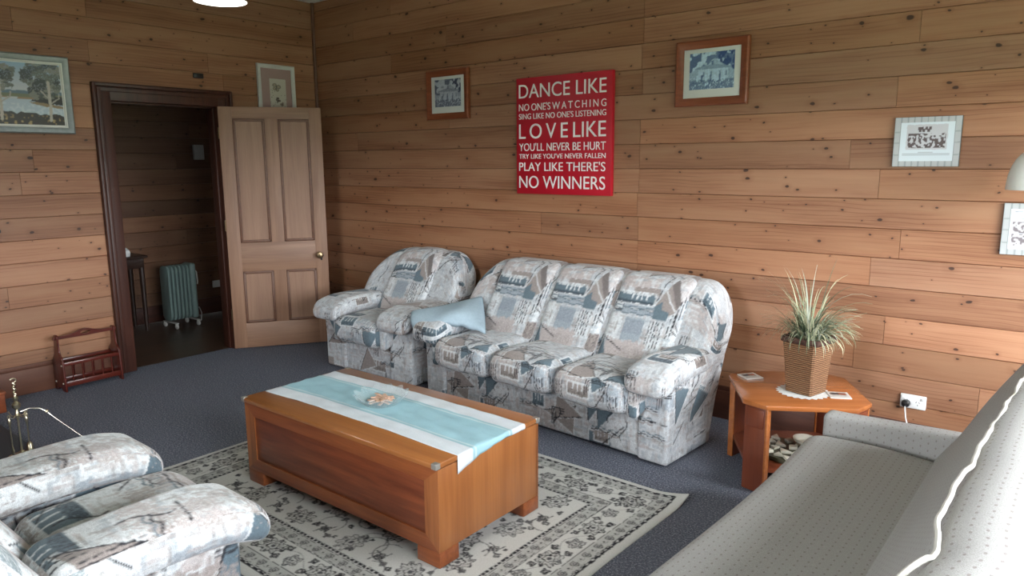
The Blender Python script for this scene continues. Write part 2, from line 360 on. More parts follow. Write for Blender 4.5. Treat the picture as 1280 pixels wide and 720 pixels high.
# ------------------------------------------------------------------ room shell
BP, BZ0 = .152, .1414
def boards(name, amin, amax, zmin, zmax, to3d, nrm, joints, holes, seed, blen=3.2, thick=.14, tone0=1.0):
    rs = np.random.RandomState(seed); V = []; F = []; C = []; UVS = []
    k0 = int(math.floor((zmin-BZ0)/BP)); g, dp = .0035, .007
    k = k0
    while BZ0+k*BP < zmax:
        z0, z1 = max(zmin, BZ0+k*BP), min(zmax, BZ0+(k+1)*BP)
        js = [amin, amax]+[j for kk, j in joints if kk == k]
        if not [1 for kk, j in joints if kk == k]:
            x = amin+rs.uniform(.5, blen)
            while x < amax-.4: js.append(x); x += rs.uniform(1.2, blen)
        js = sorted(js)
        for a0, a1 in zip(js[:-1], js[1:]):
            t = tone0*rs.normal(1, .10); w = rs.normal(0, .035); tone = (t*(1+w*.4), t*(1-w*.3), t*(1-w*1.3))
            su, sv = rs.uniform(0, 60), rs.uniform(0, 60)
            segs = [(a0, a1, z0, z1)]
            for h0, h1, hz0, hz1 in holes:
                ns = []
                for s0, s1, q0, q1 in segs:
                    if s1 <= h0 or s0 >= h1 or q1 <= hz0 or q0 >= hz1: ns.append((s0, s1, q0, q1)); continue
                    if s0 < h0: ns.append((s0, h0, q0, q1))
                    if s1 > h1: ns.append((h1, s1, q0, q1))
                    m0, m1 = max(s0, h0), min(s1, h1)
                    if q0 < hz0: ns.append((m0, m1, q0, hz0))
                    if q1 > hz1: ns.append((m0, m1, hz1, q1))
                segs = ns
            for s0, s1, q0, q1 in segs:
                if s1-s0 < .01 or q1-q0 < .01: continue
                n = len(V); e = .001
                out = [(s0, q0), (s1, q0), (s1, q1), (s0, q1)]
                inn = [(s0+e, q0+g), (s1-e, q0+g), (s1-e, q1-g*.5), (s0+e, q1-g*.5)]
                for a, z in out: V.append(to3d(a, z, -dp))
                for a, z in inn: V.append(to3d(a, z, 0))
                C += [tone]*8
                uvv = [(a+su, z-z0+sv) for a, z in out+inn]
                for f in ((4, 5, 6, 7), (0, 1, 5, 4), (1, 2, 6, 5), (2, 3, 7, 6), (3, 0, 4, 7)):
                    ff = f if nrm else f[::-1]
                    F.append([n+i for i in ff]); UVS += [uvv[i] for i in ff]
        k += 1
    # solid core behind the lining, with the openings left free
    segs = [(amin, amax, zmin, zmax)]
    for h0, h1, hz0, hz1 in holes:
        ns = []
        for s0, s1, q0, q1 in segs:
            if s1 <= h0 or s0 >= h1 or q1 <= hz0 or q0 >= hz1: ns.append((s0, s1, q0, q1)); continue
            if s0 < h0: ns.append((s0, h0, q0, q1))
            if s1 > h1: ns.append((h1, s1, q0, q1))
            m0, m1 = max(s0, h0), min(s1, h1)
            if q0 < hz0: ns.append((m0, m1, q0, hz0))
            if q1 > hz1: ns.append((m0, m1, hz1, q1))
        segs = ns
    for s0, s1, q0, q1 in segs:
        n = len(V)
        for d in (-.0071, -thick):
            for a, z in ((s0, q0), (s1, q0), (s1, q1), (s0, q1)): V.append(to3d(a, z, d)); C.append((.35, .3, .28))
        for f in ((0, 1, 2, 3), (7, 6, 5, 4), (0, 4, 5, 1), (1, 5, 6, 2), (2, 6, 7, 3), (3, 7, 4, 0)):
            F.append([n+i for i in f]); UVS += [(0, 0)]*4
    o = npmesh(name, np.array(V), F, M_board, None, np.clip(np.array(C), .2, 1.4), UVS, smooth=False)
    return tag(o, kind='structure')
JB = [(2, 4.67), (3, 4.81), (5, 3.33), (5, 4.72), (6, 2.55), (6, 3.33), (6, 4.85), (7, 3.32), (8, .26), (8, 3.33), (8, 4.73), (9, 4.58), (10, .55), (10, 3.33),
      (11, 1.66), (11, 4.78), (12, 3.34), (13, 3.33), (13, 4.86), (14, 1.02), (14, 3.34), (15, 1.65), (15, 3.34), (16, .55), (16, 3.35), (17, 1.03), (4, 3.33), (4, 5.6), (9, 3.33)]
JL = [(8, -2.41), (9, -2.32), (13, -.9), (14, -1.9), (14, -1.02), (15, -2.35), (16, -1.89), (5, -3.6), (6, -2.9), (7, -3.4)]
DO0, DO1, DOZ = -1.79, -.975, 2.012       # the doorway in the left wall
boards('wall_back', 0, RX, 0, CZ, lambda a, z, d: (a, -d, z), True, JB, [], 3)
boards('wall_left', NY, 0, 0, CZ, lambda a, z, d: (d, a, z), True, JL, [(DO0-.03, DO1+.03, -.1, DOZ+.03)], 5)
boards('wall_right', NY, 0, 0, CZ, lambda a, z, d: (RX-d, a, z), False, [], WIN_RIGHT, 8)
boards('wall_near', 0, RX, 0, CZ, lambda a, z, d: (a, NY+d, z), False, [], WIN_NEAR, 9)
b = MB(); b.box(-.06, RX+.12, NY-.12, .12, -.12, 0, 0); tag(b.build('floor', M_carpet, smooth=False), kind='structure')
b = MB(); b.box(-.14, RX+.14, NY-.14, .14, CZ, CZ+.12, 0); tag(b.build('ceiling', M_ceil, smooth=False), kind='structure')
b = MB(); b.box(RX+1.2, RX+40, -30, 30, -.75, -.65, 0); b.box(-20, RX+1.2, -45, NY-1.2, -.75, -.65, 0)
tag(b.build('ground', M_outground, smooth=False), kind='structure')
def sash(name, a0, a1, z0, z1, right):
    b = MB(); w = .055
    def bar(p0, p1, q0, q1):
        if right: b.box(RX-.01, RX+.06, p0, p1, q0, q1, .004)
        else: b.box(p0, p1, NY-.06, NY+.01, q0, q1, .004)
    bar(a0, a0+w, z0, z1); bar(a1-w, a1, z0, z1); bar(a0, a1, z0, z0+w); bar(a0, a1, z1-w, z1); bar(a0, a1, (z0+z1)/2-.02, (z0+z1)/2+.02)
    tag(b.build(name, M_enamel), kind='structure')
n = 1
for q in WIN_RIGHT: sash('window_%d' % n, *q, True); n += 1
for q in WIN_NEAR: sash('window_%d' % n, *q, False); n += 1
# skirtings
def skirt_profile(b, p0, p1, horiz, h=.205, t=.022):
    if horiz: b.box(p0, p1, -t, .0, 0, h-.03, .003); b.box(p0, p1, -t*.55, 0, h-.032, h, .005)
    else: b.box(0, t, p0, p1, 0, h-.03, .003); b.box(0, t*.55, p0, p1, h-.032, h, .005)
b = MB(); skirt_profile(b, 0.02, RX, True); tag(b.build('baseboard_back', M_darkred_x), kind='structure')
b = MB(); skirt_profile(b, NY, -1.935, False); skirt_profile(b, -.835, -.023, False); tag(b.build('baseboard_left', M_skirt), kind='structure')
b = MB(); b.lathe([(.017, 0.21), (.017, CZ)], 12, T((.006, -.006, 0))); tag(b.build('trim_2', M_skirt), kind='structure')
# door surround
b = MB()
def arch(b, x0, x1, y0, y1, z0, z1): b.box(x0, x1, y0, y1, z0, z1, .004)
oL, oR, oT = -1.915, -.848, 2.137
for ya, yb, s in ((oL, DO0, 1), (DO1, oR, -1)):
    b.box(0, .022, ya, yb, 0, oT, .004)
    e = ya if s > 0 else yb
    b.box(0, .040, min(e, e+s*.028), max(e, e+s*.028), 0, oT, .008)
    b.box(0, .031, min(e+s*.03, e+s*.062), max(e+s*.03, e+s*.062), 0, oT-.03, .006)
b.box(0, .0215, oL, oR, DOZ, oT, .004); b.box(0, .0395, oL, oR, oT-.028, oT, .008); b.box(0, .0305, oL+.03, oR-.03, oT-.062, oT-.03, .006)
b.box(-.16, .006, DO0-.03, DO0, 0, DOZ+.02, .003); b.box(-.16, .006, DO1, DO1+.03, 0, DOZ+.02, .003); b.box(-.16, .006, DO0-.03, DO1+.03, DOZ, DOZ+.03, .003)
b.box(-.10, -.045, DO0, DO0+.012, 0, DOZ, .002); b.box(-.10, -.045, DO1-.012, DO1, 0, DOZ, .002); b.box(-.10, -.045, DO0, DO1, DOZ-.012, DOZ, .002)
tr = tag(b.build('trim_1', M_darkred), kind='structure')
b = MB(); b.box(-.035, -.005, DO0, DO0+.004, .70, .82, .001); b.box(-.028, -.012, DO0+.003, DO0+.010, .735, .775, .002); b.build('strike_plate', M_steel, tr)
# the open door, hinged on the right jamb
dang = math.atan2(.665, .43)
dr = thing('door_1', 'open four-panel pine door swung back beside the dark doorway', 'door', (.030, -.985, .008), dang); dr['kind'] = 'structure'
DW, DH = .805, 2.006
b = MB()
b.box(0, .105, 0, .04, 0, DH, .002); b.box(.705, DW, 0, .04, 0, DH, .002)
b.build('stile', M_door, dr)
b = MB(); b.box(.352, .455, .0005, .0395, .2, 1.92, .001); b.build('muntin', M_door, dr)
b = MB()
for z0, z1 in ((0, .212), (.655, .898), (1.912, DH)): b.box(.1045, .7055, .0003, .0397, z0, z1, .001)
b.build('rail', M_door_x, dr)
for x0, x1 in ((.105, .352), (.455, .705)):
    for z0, z1 in ((.212, .655), (.898, 1.912)):
        b = MB(); b.box(x0-.004, x1+.004, .012, .028, z0-.004, z1+.004, 0)
        p = b.build('panel', M_door, dr)
        b = MB()
        for (a0, a1, c0, c1) in ((x0, x1, z0, z0+.022), (x0, x1, z1-.022, z1), (x0, x0+.022, z0, z1), (x1-.022, x1, z0, z1)):
            b.box(a0, a1, .004, .036, c0, c1, .006)
        b.build('moulding', M_door_line, p)
b = MB(); b.lathe([(.0, -.001), (.024, -.001), (.024, .006), (.009, .010), (.008, .030), (.016, .036), (.027, .046), (.029, .056), (.022, .067), (.0, .070)], 20, T((.735, 0, .775)) @ RXm(PI/2))
b.build('door_knob', M_olddbrass, dr)
b = MB(); b.box(.742, .758, -.004, 0, .725, .762, .002); b.lathe([(0, 0), (.004, 0), (.004, .012), (0, .013)], 10, T((.768, 0, .765)) @ RXm(PI/2)); b.build('keyhole_plate', M_black, dr)
b = MB()
for z in (.25, 1.0, 1.75): b.lathe([(.007, z), (.007, z+.09)], 10, T((-.004, .0, 0)))
b.build('hinge', M_olddbrass, dr)
# hallway behind the doorway
HX = -1.62
boards('wall_hall', -2.9, .9, 0, 2.9, lambda a, z, d: (HX+d, a, z), True, [], [], 21, tone0=.55)  # board colour toned down to stand in for the dim light in the hall
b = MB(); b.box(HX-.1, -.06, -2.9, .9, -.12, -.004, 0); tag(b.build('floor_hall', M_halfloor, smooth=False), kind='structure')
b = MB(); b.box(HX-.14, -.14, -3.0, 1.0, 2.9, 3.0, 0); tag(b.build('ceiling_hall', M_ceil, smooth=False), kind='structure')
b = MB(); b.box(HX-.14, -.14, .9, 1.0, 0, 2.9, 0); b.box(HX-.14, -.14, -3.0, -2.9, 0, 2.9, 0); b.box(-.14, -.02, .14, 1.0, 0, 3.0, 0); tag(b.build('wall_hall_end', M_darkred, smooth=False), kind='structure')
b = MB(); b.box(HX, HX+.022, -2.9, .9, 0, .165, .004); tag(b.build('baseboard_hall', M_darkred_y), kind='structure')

# ------------------------------------------------------------------ painted rasters (weave, rug, prints)
def smooth_noise(h, w, cell, rs):
    gh, gw = int(h/cell)+3, int(w/cell)+3; g = rs.rand(gh, gw)
    y = np.arange(h)/cell; x = np.arange(w)/cell; yi = y.astype(int); xi = x.astype(int); fy = (y-yi)[:, None]; fx = (x-xi)[None, :]
    fy = fy*fy*(3-2*fy); fx = fx*fx*(3-2*fx)
    a = g[yi][:, xi]; b_ = g[yi][:, xi+1]; c = g[yi+1][:, xi]; d = g[yi+1][:, xi+1]
    return (a*(1-fx)+b_*fx)*(1-fy)+(c*(1-fx)+d*fx)*fy
class Cv:
    def __init__(s, w, h, ppm, bg, seed=1):
        s.w, s.h, s.ppm = w, h, ppm; s.W, s.H = int(round(w*ppm)), int(round(h*ppm)); s.rs = np.random.RandomState(seed)
        s.a = np.zeros((s.H, s.W, 3)); s.a[:] = bg
        s.X, s.Y = np.meshgrid((np.arange(s.W)+.5)/ppm, (np.arange(s.H)+.5)/ppm)
        s.n1 = smooth_noise(s.H, s.W, max(2, .012*ppm), s.rs)-.5; s.n2 = smooth_noise(s.H, s.W, max(2, .012*ppm), s.rs)-.5
        s.f = s.rs.rand(s.H, s.W)
    def put(s, m, c, al=1.0):
        m = np.asarray(m, float)*al; m = m[..., None]; s.a = s.a*(1-m)+np.array(c)*m
    def xy(s, rag): return s.X+s.n1*rag, s.Y+s.n2*rag
    def rect(s, x0, y0, x1, y1, c, rag=.004, al=1.0, tex=0):
        X, Y = s.xy(rag); m = ((X > x0) & (X < x1) & (Y > y0) & (Y < y1)).astype(float)
        if tex: m = m*(s.f > tex)
        s.put(m, c, al)
    def poly(s, pts, c, rag=.003, al=1.0, tex=0):
        X, Y = s.xy(rag); ins = np.zeros(X.shape, bool); n = len(pts)
        for i in range(n):
            x0, y0 = pts[i]; x1, y1 = pts[(i+1) % n]
            if y0 == y1: continue
            cond = ((y0 > Y) != (y1 > Y)) & (X < (x1-x0)*(Y-y0)/(y1-y0)+x0); ins ^= cond
        m = ins.astype(float)
        if tex: m = m*(s.f > tex)
        s.put(m, c, al)
    def line(s, pts, wd, c, rag=.004, al=1.0):
        X, Y = s.xy(rag); D = np.full(X.shape, 9.)
        for (x0, y0), (x1, y1) in zip(pts[:-1], pts[1:]):
            dx, dy = x1-x0, y1-y0; t = np.clip(((X-x0)*dx+(Y-y0)*dy)/(dx*dx+dy*dy+1e-12), 0, 1)
            D = np.minimum(D, np.hypot(X-x0-t*dx, Y-y0-t*dy))
        s.put(D < max(wd, .0062)/2, c, al)
    def disc(s, x, y, rx, ry, c, rag=.002, al=1.0, tex=0):
        X, Y = s.xy(rag); m = ((((X-x)/rx)**2+((Y-y)/ry)**2) < 1).astype(float)
        if tex: m = m*(s.f > tex)
        s.put(m, c, al)
    def sample(s, u, v):
        """bilinear, mirrored-free wrap; u,v metres, v downwards"""
        x = u*s.ppm-.5; y = v*s.ppm-.5; xi = np.floor(x).astype(int); yi = np.floor(y).astype(int); fx = (x-xi)[..., None]; fy = (y-yi)[..., None]
        g = lambda j, i: s.a[j % s.H, i % s.W]
        return (g(yi, xi)*(1-fx)+g(yi, xi+1)*fx)*(1-fy)+(g(yi+1, xi)*(1-fx)+g(yi+1, xi+1)*fx)*fy
# cloth colours
cB = L(196, 199, 203); cW = L(222, 225, 227); cS = L(104, 120, 130); cSd = L(66, 78, 88); cT = L(156, 146, 142); cP = L(190, 180, 178); cG = L(160, 169, 178); cK = L(48, 48, 53)
def weave(cv, k=900, seed=3):
    """loose brush strokes common to the whole cloth"""
    rs = np.random.RandomState(seed)
    X, Y = cv.X, cv.Y
    for i in range(k):
        x, y = rs.rand()*cv.w, rs.rand()*cv.h; lx = rs.uniform(.002, .006); ly = rs.uniform(.006, .03)
        if rs.rand() < .5: lx, ly = ly, lx
        c = [cW, cG, cP, cT, cW][rs.randint(5)]
        i0, i1 = int(max(0, (x-lx)*cv.ppm)), int((x+lx)*cv.ppm)+1; j0, j1 = int(max(0, (y-ly)*cv.ppm)), int((y+ly)*cv.ppm)+1
        cv.a[j0:j1, i0:i1] = cv.a[j0:j1, i0:i1]*.5+np.array(c)*.5
def drips(cv, x0, x1, y0, y1, c, n, rs):
    for i in range(n):
        x = x0+(x1-x0)*(i+.5)/n+rs.uniform(-.003, .003); y = y0
        while y < y1:
            l = rs.uniform(.008, .03); cv.line([(x, y), (x+rs.uniform(-.003, .003), min(y1, y+l))], rs.uniform(.003, .007), c, .006); y += l+rs.uniform(.004, .015)
def back_tile():
    w, h = .50, .56; cv = Cv(w, h, 260, cB, 5); rs = np.random.RandomState(2)
    S = lambda pts: [(x*w, y*h) for x, y in pts]
    R = lambda x0, y0, x1, y1, c, **k: cv.rect(x0*w, y0*h, x1*w, y1*h, c, **k)
    R(.05, .12, .60, .27, cP, rag=.01); R(.80, .02, 1, .36, cP, rag=.01, al=.7); R(0, .5, .25, .8, cW, rag=.02); R(.62, .6, 1, .85, cW, rag=.03, al=.7)
    weave(cv, 500, 8)
    cv.poly(S([(.36, .0), (.62, .0), (.38, .09)]), cT); cv.line(S([(.38, .09), (.62, .0)]), .004, cK)
    cv.line(S([(.62, .01), (.72, .08)]), .005, cK); cv.line(S([(.72, .0), (.84, .07)]), .005, cK)
    R(.28, .255, .63, .315, cT); R(.05, .305, .60, .415, cW); R(.06, .32, .59, .41, cS); R(.06, .385, .59, .41, cSd)
    for x in (.27, .34, .40, .47): R(x, .315, x+.022, .37, cW, rag=.006)
    R(.06, .425, .20, .50, cW); cv.line(S([(.06, .43), (.2, .43), (.2, .495), (.06, .495), (.06, .43)]), .004, cK)
    R(.2, .43, .64, .46, cG); R(.2, .48, .64, .52, cG)
    for y in (.455, .475, .52): cv.line([((.08+.58*t)*w, (y+.008*math.sin(t*17+y*90))*h) for t in np.linspace(0, 1, 18)], .005, cS)
    cv.line(S([(.72, .07), (.66, .2), (.62, .36)]), .004, cK)
    cv.poly(S([(.80, .10), (.62, .40), (.66, .53), (.88, .47), (.93, .36)]), cT); cv.poly(S([(.80, .10), (.745, .2), (.90, .43), (.93, .36)]), L(120, 112, 110)); cv.line(S([(.70, .26), (.88, .44)]), .006, cW)
    cv.poly(S([(.615, .42), (.70, .36), (.72, .44), (.82, .46), (.82, .55), (.64, .545)]), cS)
    drips(cv, .62*w, .80*w, .57*h, .84*h, cK, 5, rs); drips(cv, .86*w, .93*w, .48*h, .72*h, cK, 2, rs)
    cv.line(S([(.97, .30), (.95, .60), (1.0, .65)]), .004, cK); cv.line(S([(.93, .34), (.91, .64), (1.0, .69)]), .004, cK)
    R(.30, .56, .56, .80, cG, rag=.008); R(.30, .58, .56, .72, L(140, 148, 158), al=.6, tex=.3)
    R(.12, .80, .66, 1.0, cP, rag=.03); R(.30, .86, .6, .97, cT, rag=.03, al=.5, tex=.4)
    cv.poly(S([(.0, 1.0), (.07, .80), (.17, 1.0)]), cS); cv.line(S([(.02, .78), (.36, .90)]), .004, cK)
    R(.86, .80, 1.0, 1.0, cT, rag=.004); R(.86, .80, 1.0, 1.0, L(112, 106, 104), tex=.6)
    return cv
def patch_tile(seed, w=.86, h=.62, ppm=240, big=1.0, light=0):
    cv = Cv(w, h, ppm, cW if light else cB, seed); rs = np.random.RandomState(seed)
    for i in range(9):
        x, y = rs.rand()*w, rs.rand()*h; cv.rect(x, y, x+rs.uniform(.1, .3)*big, y+rs.uniform(.06, .2)*big, [cP, cW, cG, cP][rs.randint(4)], rag=.03, al=.8)
    weave(cv, 900, seed+1)
    for i in range(4-2*light):
        x, y = rs.rand()*w*.8, rs.rand()*h*.8; a, b_ = rs.uniform(.08, .16)*big, rs.uniform(.05, .10)*big
        cv.rect(x-.008, y-.008, x+a+.008, y+b_+.008, cW, .003); cv.rect(x, y, x+a, y+b_, [cS, cT, cS, cT][i], .003); cv.rect(x, y+b_*.6, x+a, y+b_, [cSd, L(116, 110, 106)][i % 2], .01, tex=.4)
        for q in range(3): cv.rect(x+a*(.25+.22*q), y, x+a*(.3+.22*q), y+b_*.55, cW, .006)
    for i in range(4-light):
        x, y = rs.rand()*w*.85, rs.rand()*h*.8; s = rs.uniform(.07, .13)*big; an = rs.rand()*6.3
        P = [(x+s*math.cos(an+t), y+s*math.sin(an+t)) for t in (0, 2.5, 4.0)]
        cv.line(P+[P[0]], .012, cW); cv.poly(P, [cS, cT][i % 2]); cv.line(P[:2], .004, cK)
    if light:
        cv.a *= .93
        for i in range(7):
            x, y = rs.rand()*w*.8, rs.rand()*h*.8; cv.rect(x, y, x+rs.uniform(.12, .26), y+rs.uniform(.07, .14), [cT, L(176, 166, 162), cP][i % 3], rag=.07, al=.85, tex=.22)
        for i in range(3):
            x, y = rs.rand()*w*.8, rs.rand()*h*.8; cv.rect(x, y, x+.14, y+.10, L(134, 146, 150), .006, .9, .18)
    for i in range(5):
        x, y = rs.rand()*w*.8, rs.rand()*h*.9; l = rs.uniform(.1, .2)*big
        for q in range(3): cv.line([(x+l*t, y+q*.014+.005*math.sin(t*14+q)) for t in np.linspace(0, 1, 14)], .004, [cS, cK, cT][q])
    for i in range(3):
        x, y = rs.rand()*w*.8, rs.rand()*h*.7
        for q in range(3): cv.line([(x+q*.012, y+.10-q*.012), (x+q*.012, y+q*.014), (x+.09, y+q*.014)], .004, cK)
    for i in range(4):
        x, y = rs.rand()*w*.85, rs.rand()*h*.7; drips(cv, x, x+.07*big, y, y+.11*big, cK, 4, rs)
    for i in range(6):
        x, y = rs.rand()*w, rs.rand()*h; an = rs.rand()*6.3; l = rs.uniform(.08, .2); cv.line([(x, y), (x+l*math.cos(an), y+l*math.sin(an))], .004, cK)
    for i in range(3):
        x, y = rs.rand()*w, rs.rand()*h; cv.line([(x+.05*t*math.cos(4*t), y+.12*t) for t in np.linspace(0, 1, 16)], .005, cK)
    return cv
TB = back_tile(); TP = [patch_tile(21), patch_tile(33), patch_tile(47), patch_tile(58, .9, .7, 240, 1.25, 1), patch_tile(71, .9, .7, 240, 1.2, 1)]

# ------------------------------------------------------------------ the patterned suite
def suite_seat(name, label, cat, loc, rz, n, si, aw, step, tiles, group=None, back_top=.885, deep=0, psc=1.0):
    """n seats; si = half seat width, aw = arm panel width; front faces -y, origin at the middle of the front plinth"""
    t = thing(name, label, cat, loc, rz, group); bw = si+aw; cw = 2*si/n
    def part(nm, pieces, tile, ox=0, oy=0, sc=1.0, deform=None, tileB=None):
        V, F, U, u = joinp(pieces)
        if deform is not None: V = deform(V.copy())
        c = tile.sample((u[:, 0]+ox)*sc*psc, (-u[:, 1]+oy)*sc*psc)
        return npmesh(nm, V, F, M_fab, t, c, U)
    # plinth with front panel
    part('base', [rbox(-si-.01, si+.01, .015, .50, .012, .275, .02, step)], tiles[1], .1, .3)
    # arms: panel body leaning back at the rear
    for s in (-1, 1):
        x0, x1 = (si, bw) if s > 0 else (-bw, -si)
        def lean(V):
            k = np.clip((V[:, 1]-.2)/.3, 0, 1); V[:, 1] += k*np.clip(V[:, 2]-.05, 0, 1)*.32
            k2 = np.clip((V[:, 2]-.25)/.25, 0, 1); V[:, 0] += s*.015*k2; return V
        part('arm', [rbox(x0, x1, 0, .47, .008, .50, .022, step)], tiles[2 if s > 0 else 0], .37*s, .2, 1.0, lean)
        p0, p1 = (si-.04, bw+.045) if s > 0 else (-bw-.045, -si+.04)
        def roll(V):
            y = V[:, 1]; f = np.clip((.10-y)/.22, 0, 1); V[:, 2] -= f*f*.055
            V[:, 2] += .012*np.sin(np.clip((y+.1)/.6, 0, 1)*PI)
            cx = (p0+p1)/2; b_ = np.clip((.34-y)/.4, 0, 1); V[:, 0] = cx+(V[:, 0]-cx)*(.88+.14*b_)
            return V
        pieces = [rbox(p0, p1, -.105, .52, .415, .55, .066, step)]
        q0, q1 = (si-.025, si+.05) if s > 0 else (-si-.05, -si+.025)
        pieces.append(rbox(q0, q1, -.075, .05, .275, .46, .03, step))
        part('arm_pad', pieces, tiles[3 if s > 0 else 2], .21*s+.4, .1, 1.0, roll)
    # seat cushions
    for i in range(n):
        a = -si+cw*i; ph = RS.uniform(0, 6)
        def puff(V):
            x = (V[:, 0]-a)/cw*2-1; y = (V[:, 1]+.12)/.52*2-1
            V[:, 2] += np.where(V[:, 2] > .35, .022*np.clip(1-x**4, 0, 1)*np.clip(1-y**4, 0, 1), 0)
            V[:, 1] -= np.where(V[:, 1] < 0, .02*np.clip(1-x**4, 0, 1), 0)
            V[:, 2] += .004*np.sin(V[:, 0]*23+ph)*np.sin(V[:, 1]*19)
            return V
        part('seat_cushion', [rbox(a+.003, a+cw-.003, -.115, .42, .255, .435, .072, step)], tiles[0], -a+.12, .25, 1.0, puff)
    # back: outer shell with wings, then the cushions
    yb = lambda z: .30+.62*np.clip(z-.40, 0, .5)
    ow = bw+.035; wg = .24 if n > 1 else .34
    def shell(V):
        x = np.abs(V[:, 0]); z = V[:, 2].copy(); c = np.clip((x-(ow-wg))/wg, 0, 1)
        V[:, 2] = np.where(z > .45, .45+(z-.45)*(1-.60*c**2.8), z)
        V[:, 0] *= 1-.05*np.clip((.55-z)/.5, 0, 1)
        V[:, 1] += .62*np.clip(V[:, 2]-.40, -.25, .5)-.015*np.clip(c, 0, 1)+deep
        V[:, 1] += -.10*np.clip((.2-V[:, 2])/.2, 0, 1)
        V[:, 1] = np.where(V[:, 1] > .70+deep, .70+deep+.055*np.tanh((V[:, 1]-.70-deep)/.055), V[:, 1])
        return V
    part('back_shell', [rbox(-ow, ow, .298, .545, .06, back_top-.006, .085, step*1.1)], tiles[1], .15, .35, 1.0, shell)
    for i in range(n):
        a = -si+cw*i
        def cush(V):
            x = (V[:, 0]-a)/cw*2-1; zz = (V[:, 2]-.38)/(back_top-.38)
            V[:, 1] -= np.where(V[:, 1] < .38, .025*np.clip(1-x**4, 0, 1)*np.clip(1.1-zz**4, 0, 1), 0)
            V[:, 2] += .008*np.clip(1-x**4, 0, 1)*(zz > .8)
            if n == 1:
                V[:, 2] -= np.where(zz > .6, .05*np.abs(x)**3, 0); V[:, 0] *= 1-.06*np.clip(zz-.5, 0, 1)
            V[:, 1] += .62*np.clip(V[:, 2]-.40, -.1, .6)+deep
            V[:, 1] = np.where(V[:, 1] > .68+deep, .68+deep+.05*np.tanh((V[:, 1]-.68-deep)/.05), V[:, 1])
            return V
        V, F, U, u = rbox(a+.002, a+cw-.002, .280, .50, .38, back_top, .055, step)
        # fit the woven picture to the cushion front and let it run over the top
        c = TB.sample((u[:, 0]-a)/cw*TB.w, np.clip(-u[:, 1]+.06, -.2, .52)/.52*TB.h*1.02)
        V = cush(V.copy()); npmesh('back_cushion', V, F, M_fab, t, c, U)
    return t
sofa = suite_seat('sofa', 'three-seat sofa in grey patchwork cloth against the board wall', 'sofa', (3.115, -.86, 0), math.radians(-3), 3, .745, .185, .0065, [TP[0], TP[1], TP[2], TP[1]])
suite_seat('armchair', 'grey patchwork armchair in the corner between the door and the sofa', 'armchair', (1.535, -.79, 0), 0, 1, .25, .235, .0065, [TP[2], TP[0], TP[1], TP[0]], 'patchwork armchairs')
suite_seat('armchair', 'grey patchwork armchair in the foreground at lower left, seen from behind', 'armchair', (3.24, -3.055, 0), PI, 1, .242, .228, .0055, [TP[4], TP[4], TP[3], TP[3]], 'patchwork armchairs', .885, .15, .8)
# pale blue cushion slumped over the sofa's left arm
G = np.array([[(2.038, -.797, .545), (2.181, -.699, .575), (2.263, -.547, .60), (2.297, -.353, .62)],
              [(2.089, -.852, .50), (2.271, -.781, .545), (2.411, -.697, .56), (2.474, -.53, .54)],
              [(2.123, -.858, .445), (2.325, -.822, .50), (2.453, -.728, .49), (2.609, -.675, .46)]])
def patch(G, nu, nv):
    def ev(P, t):
        n = len(P)-1; x = t*n; i = min(int(x), n-1); f = x-i
        g = lambda k: P[min(max(k, 0), n)] if 0 <= k <= n else (2*P[0]-P[1] if k < 0 else 2*P[n]-P[n-1])
        a, b_, c, d = g(i-1), g(i), g(i+1), g(i+2)
        return .5*((2*b_)+(-a+c)*f+(2*a-5*b_+4*c-d)*f*f+(-a+3*b_-3*c+d)*f**3)
    out = np.zeros((nv+1, nu+1, 3))
    rows = [[ev(r, k/nu) for k in range(nu+1)] for r in G]
    for k in range(nu+1):
        colp = np.array([r[k] for r in rows])
        for j in range(nv+1): out[j, k] = ev(colp, j/nv)
    return out
def sheet(name, P, mat, parent, th, col=None, edge_round=True, offs=None):
    """a grid P (m,n,3) thickened downwards/backwards into a soft slab"""
    m, n = P.shape[:2]; du = np.gradient(P, axis=1); dv = np.gradient(P, axis=0); nr = np.cross(du, dv); nr /= np.linalg.norm(nr, axis=2, keepdims=True)+1e-12
    if offs is not None: nr = nr*offs
    j, i = np.meshgrid(np.linspace(-1, 1, m), np.linspace(-1, 1, n), indexing='ij')
    e = np.clip(1-np.maximum(np.abs(i)**10, np.abs(j)**8), 0, 1)**.5 if edge_round else np.ones((m, n))
    A = P; B = P-nr*th*e[..., None]
    V = np.concatenate([A.reshape(-1, 3), B.reshape(-1, 3)]); I = np.arange(m*n).reshape(m, n); J = I+m*n; F = []
    for a in range(m-1):
        for b_ in range(n-1):
            F.append((I[a, b_], I[a+1, b_], I[a+1, b_+1], I[a, b_+1])); F.append((J[a, b_], J[a, b_+1], J[a+1, b_+1], J[a+1, b_]))
    for b_ in range(n-1): F.append((I[0, b_], I[0, b_+1], J[0, b_+1], J[0, b_])); F.append((I[-1, b_+1], I[-1, b_], J[-1, b_], J[-1, b_+1]))
    for a in range(m-1): F.append((I[a+1, 0], I[a, 0], J[a, 0], J[a+1, 0])); F.append((I[a, -1], I[a+1, -1], J[a+1, -1], J[a, -1]))
    c = None
    if col is not None: c = np.concatenate([col.reshape(-1, 3)]*2)
    return npmesh(name, V, F, mat, parent, c)
P = patch(G, 40, 22)
jj, ii = np.meshgrid(np.linspace(0, 1, 23), np.linspace(0, 1, 41), indexing='ij')
wr = .006*np.sin(ii*9+jj*4)*np.sin(jj*3.1)+.008*np.sin(ii*26+jj*9)*np.clip(ii-.55, 0, 1)*jj
P[..., 2] += wr+.004*np.sin(ii*31)*jj**3; P += np.array([.70, -.68, .2])*.022
M_blue = plain('pale_blue_cotton', L(160, 178, 189), .9, spec=.1, noise=.05, nscale=60)
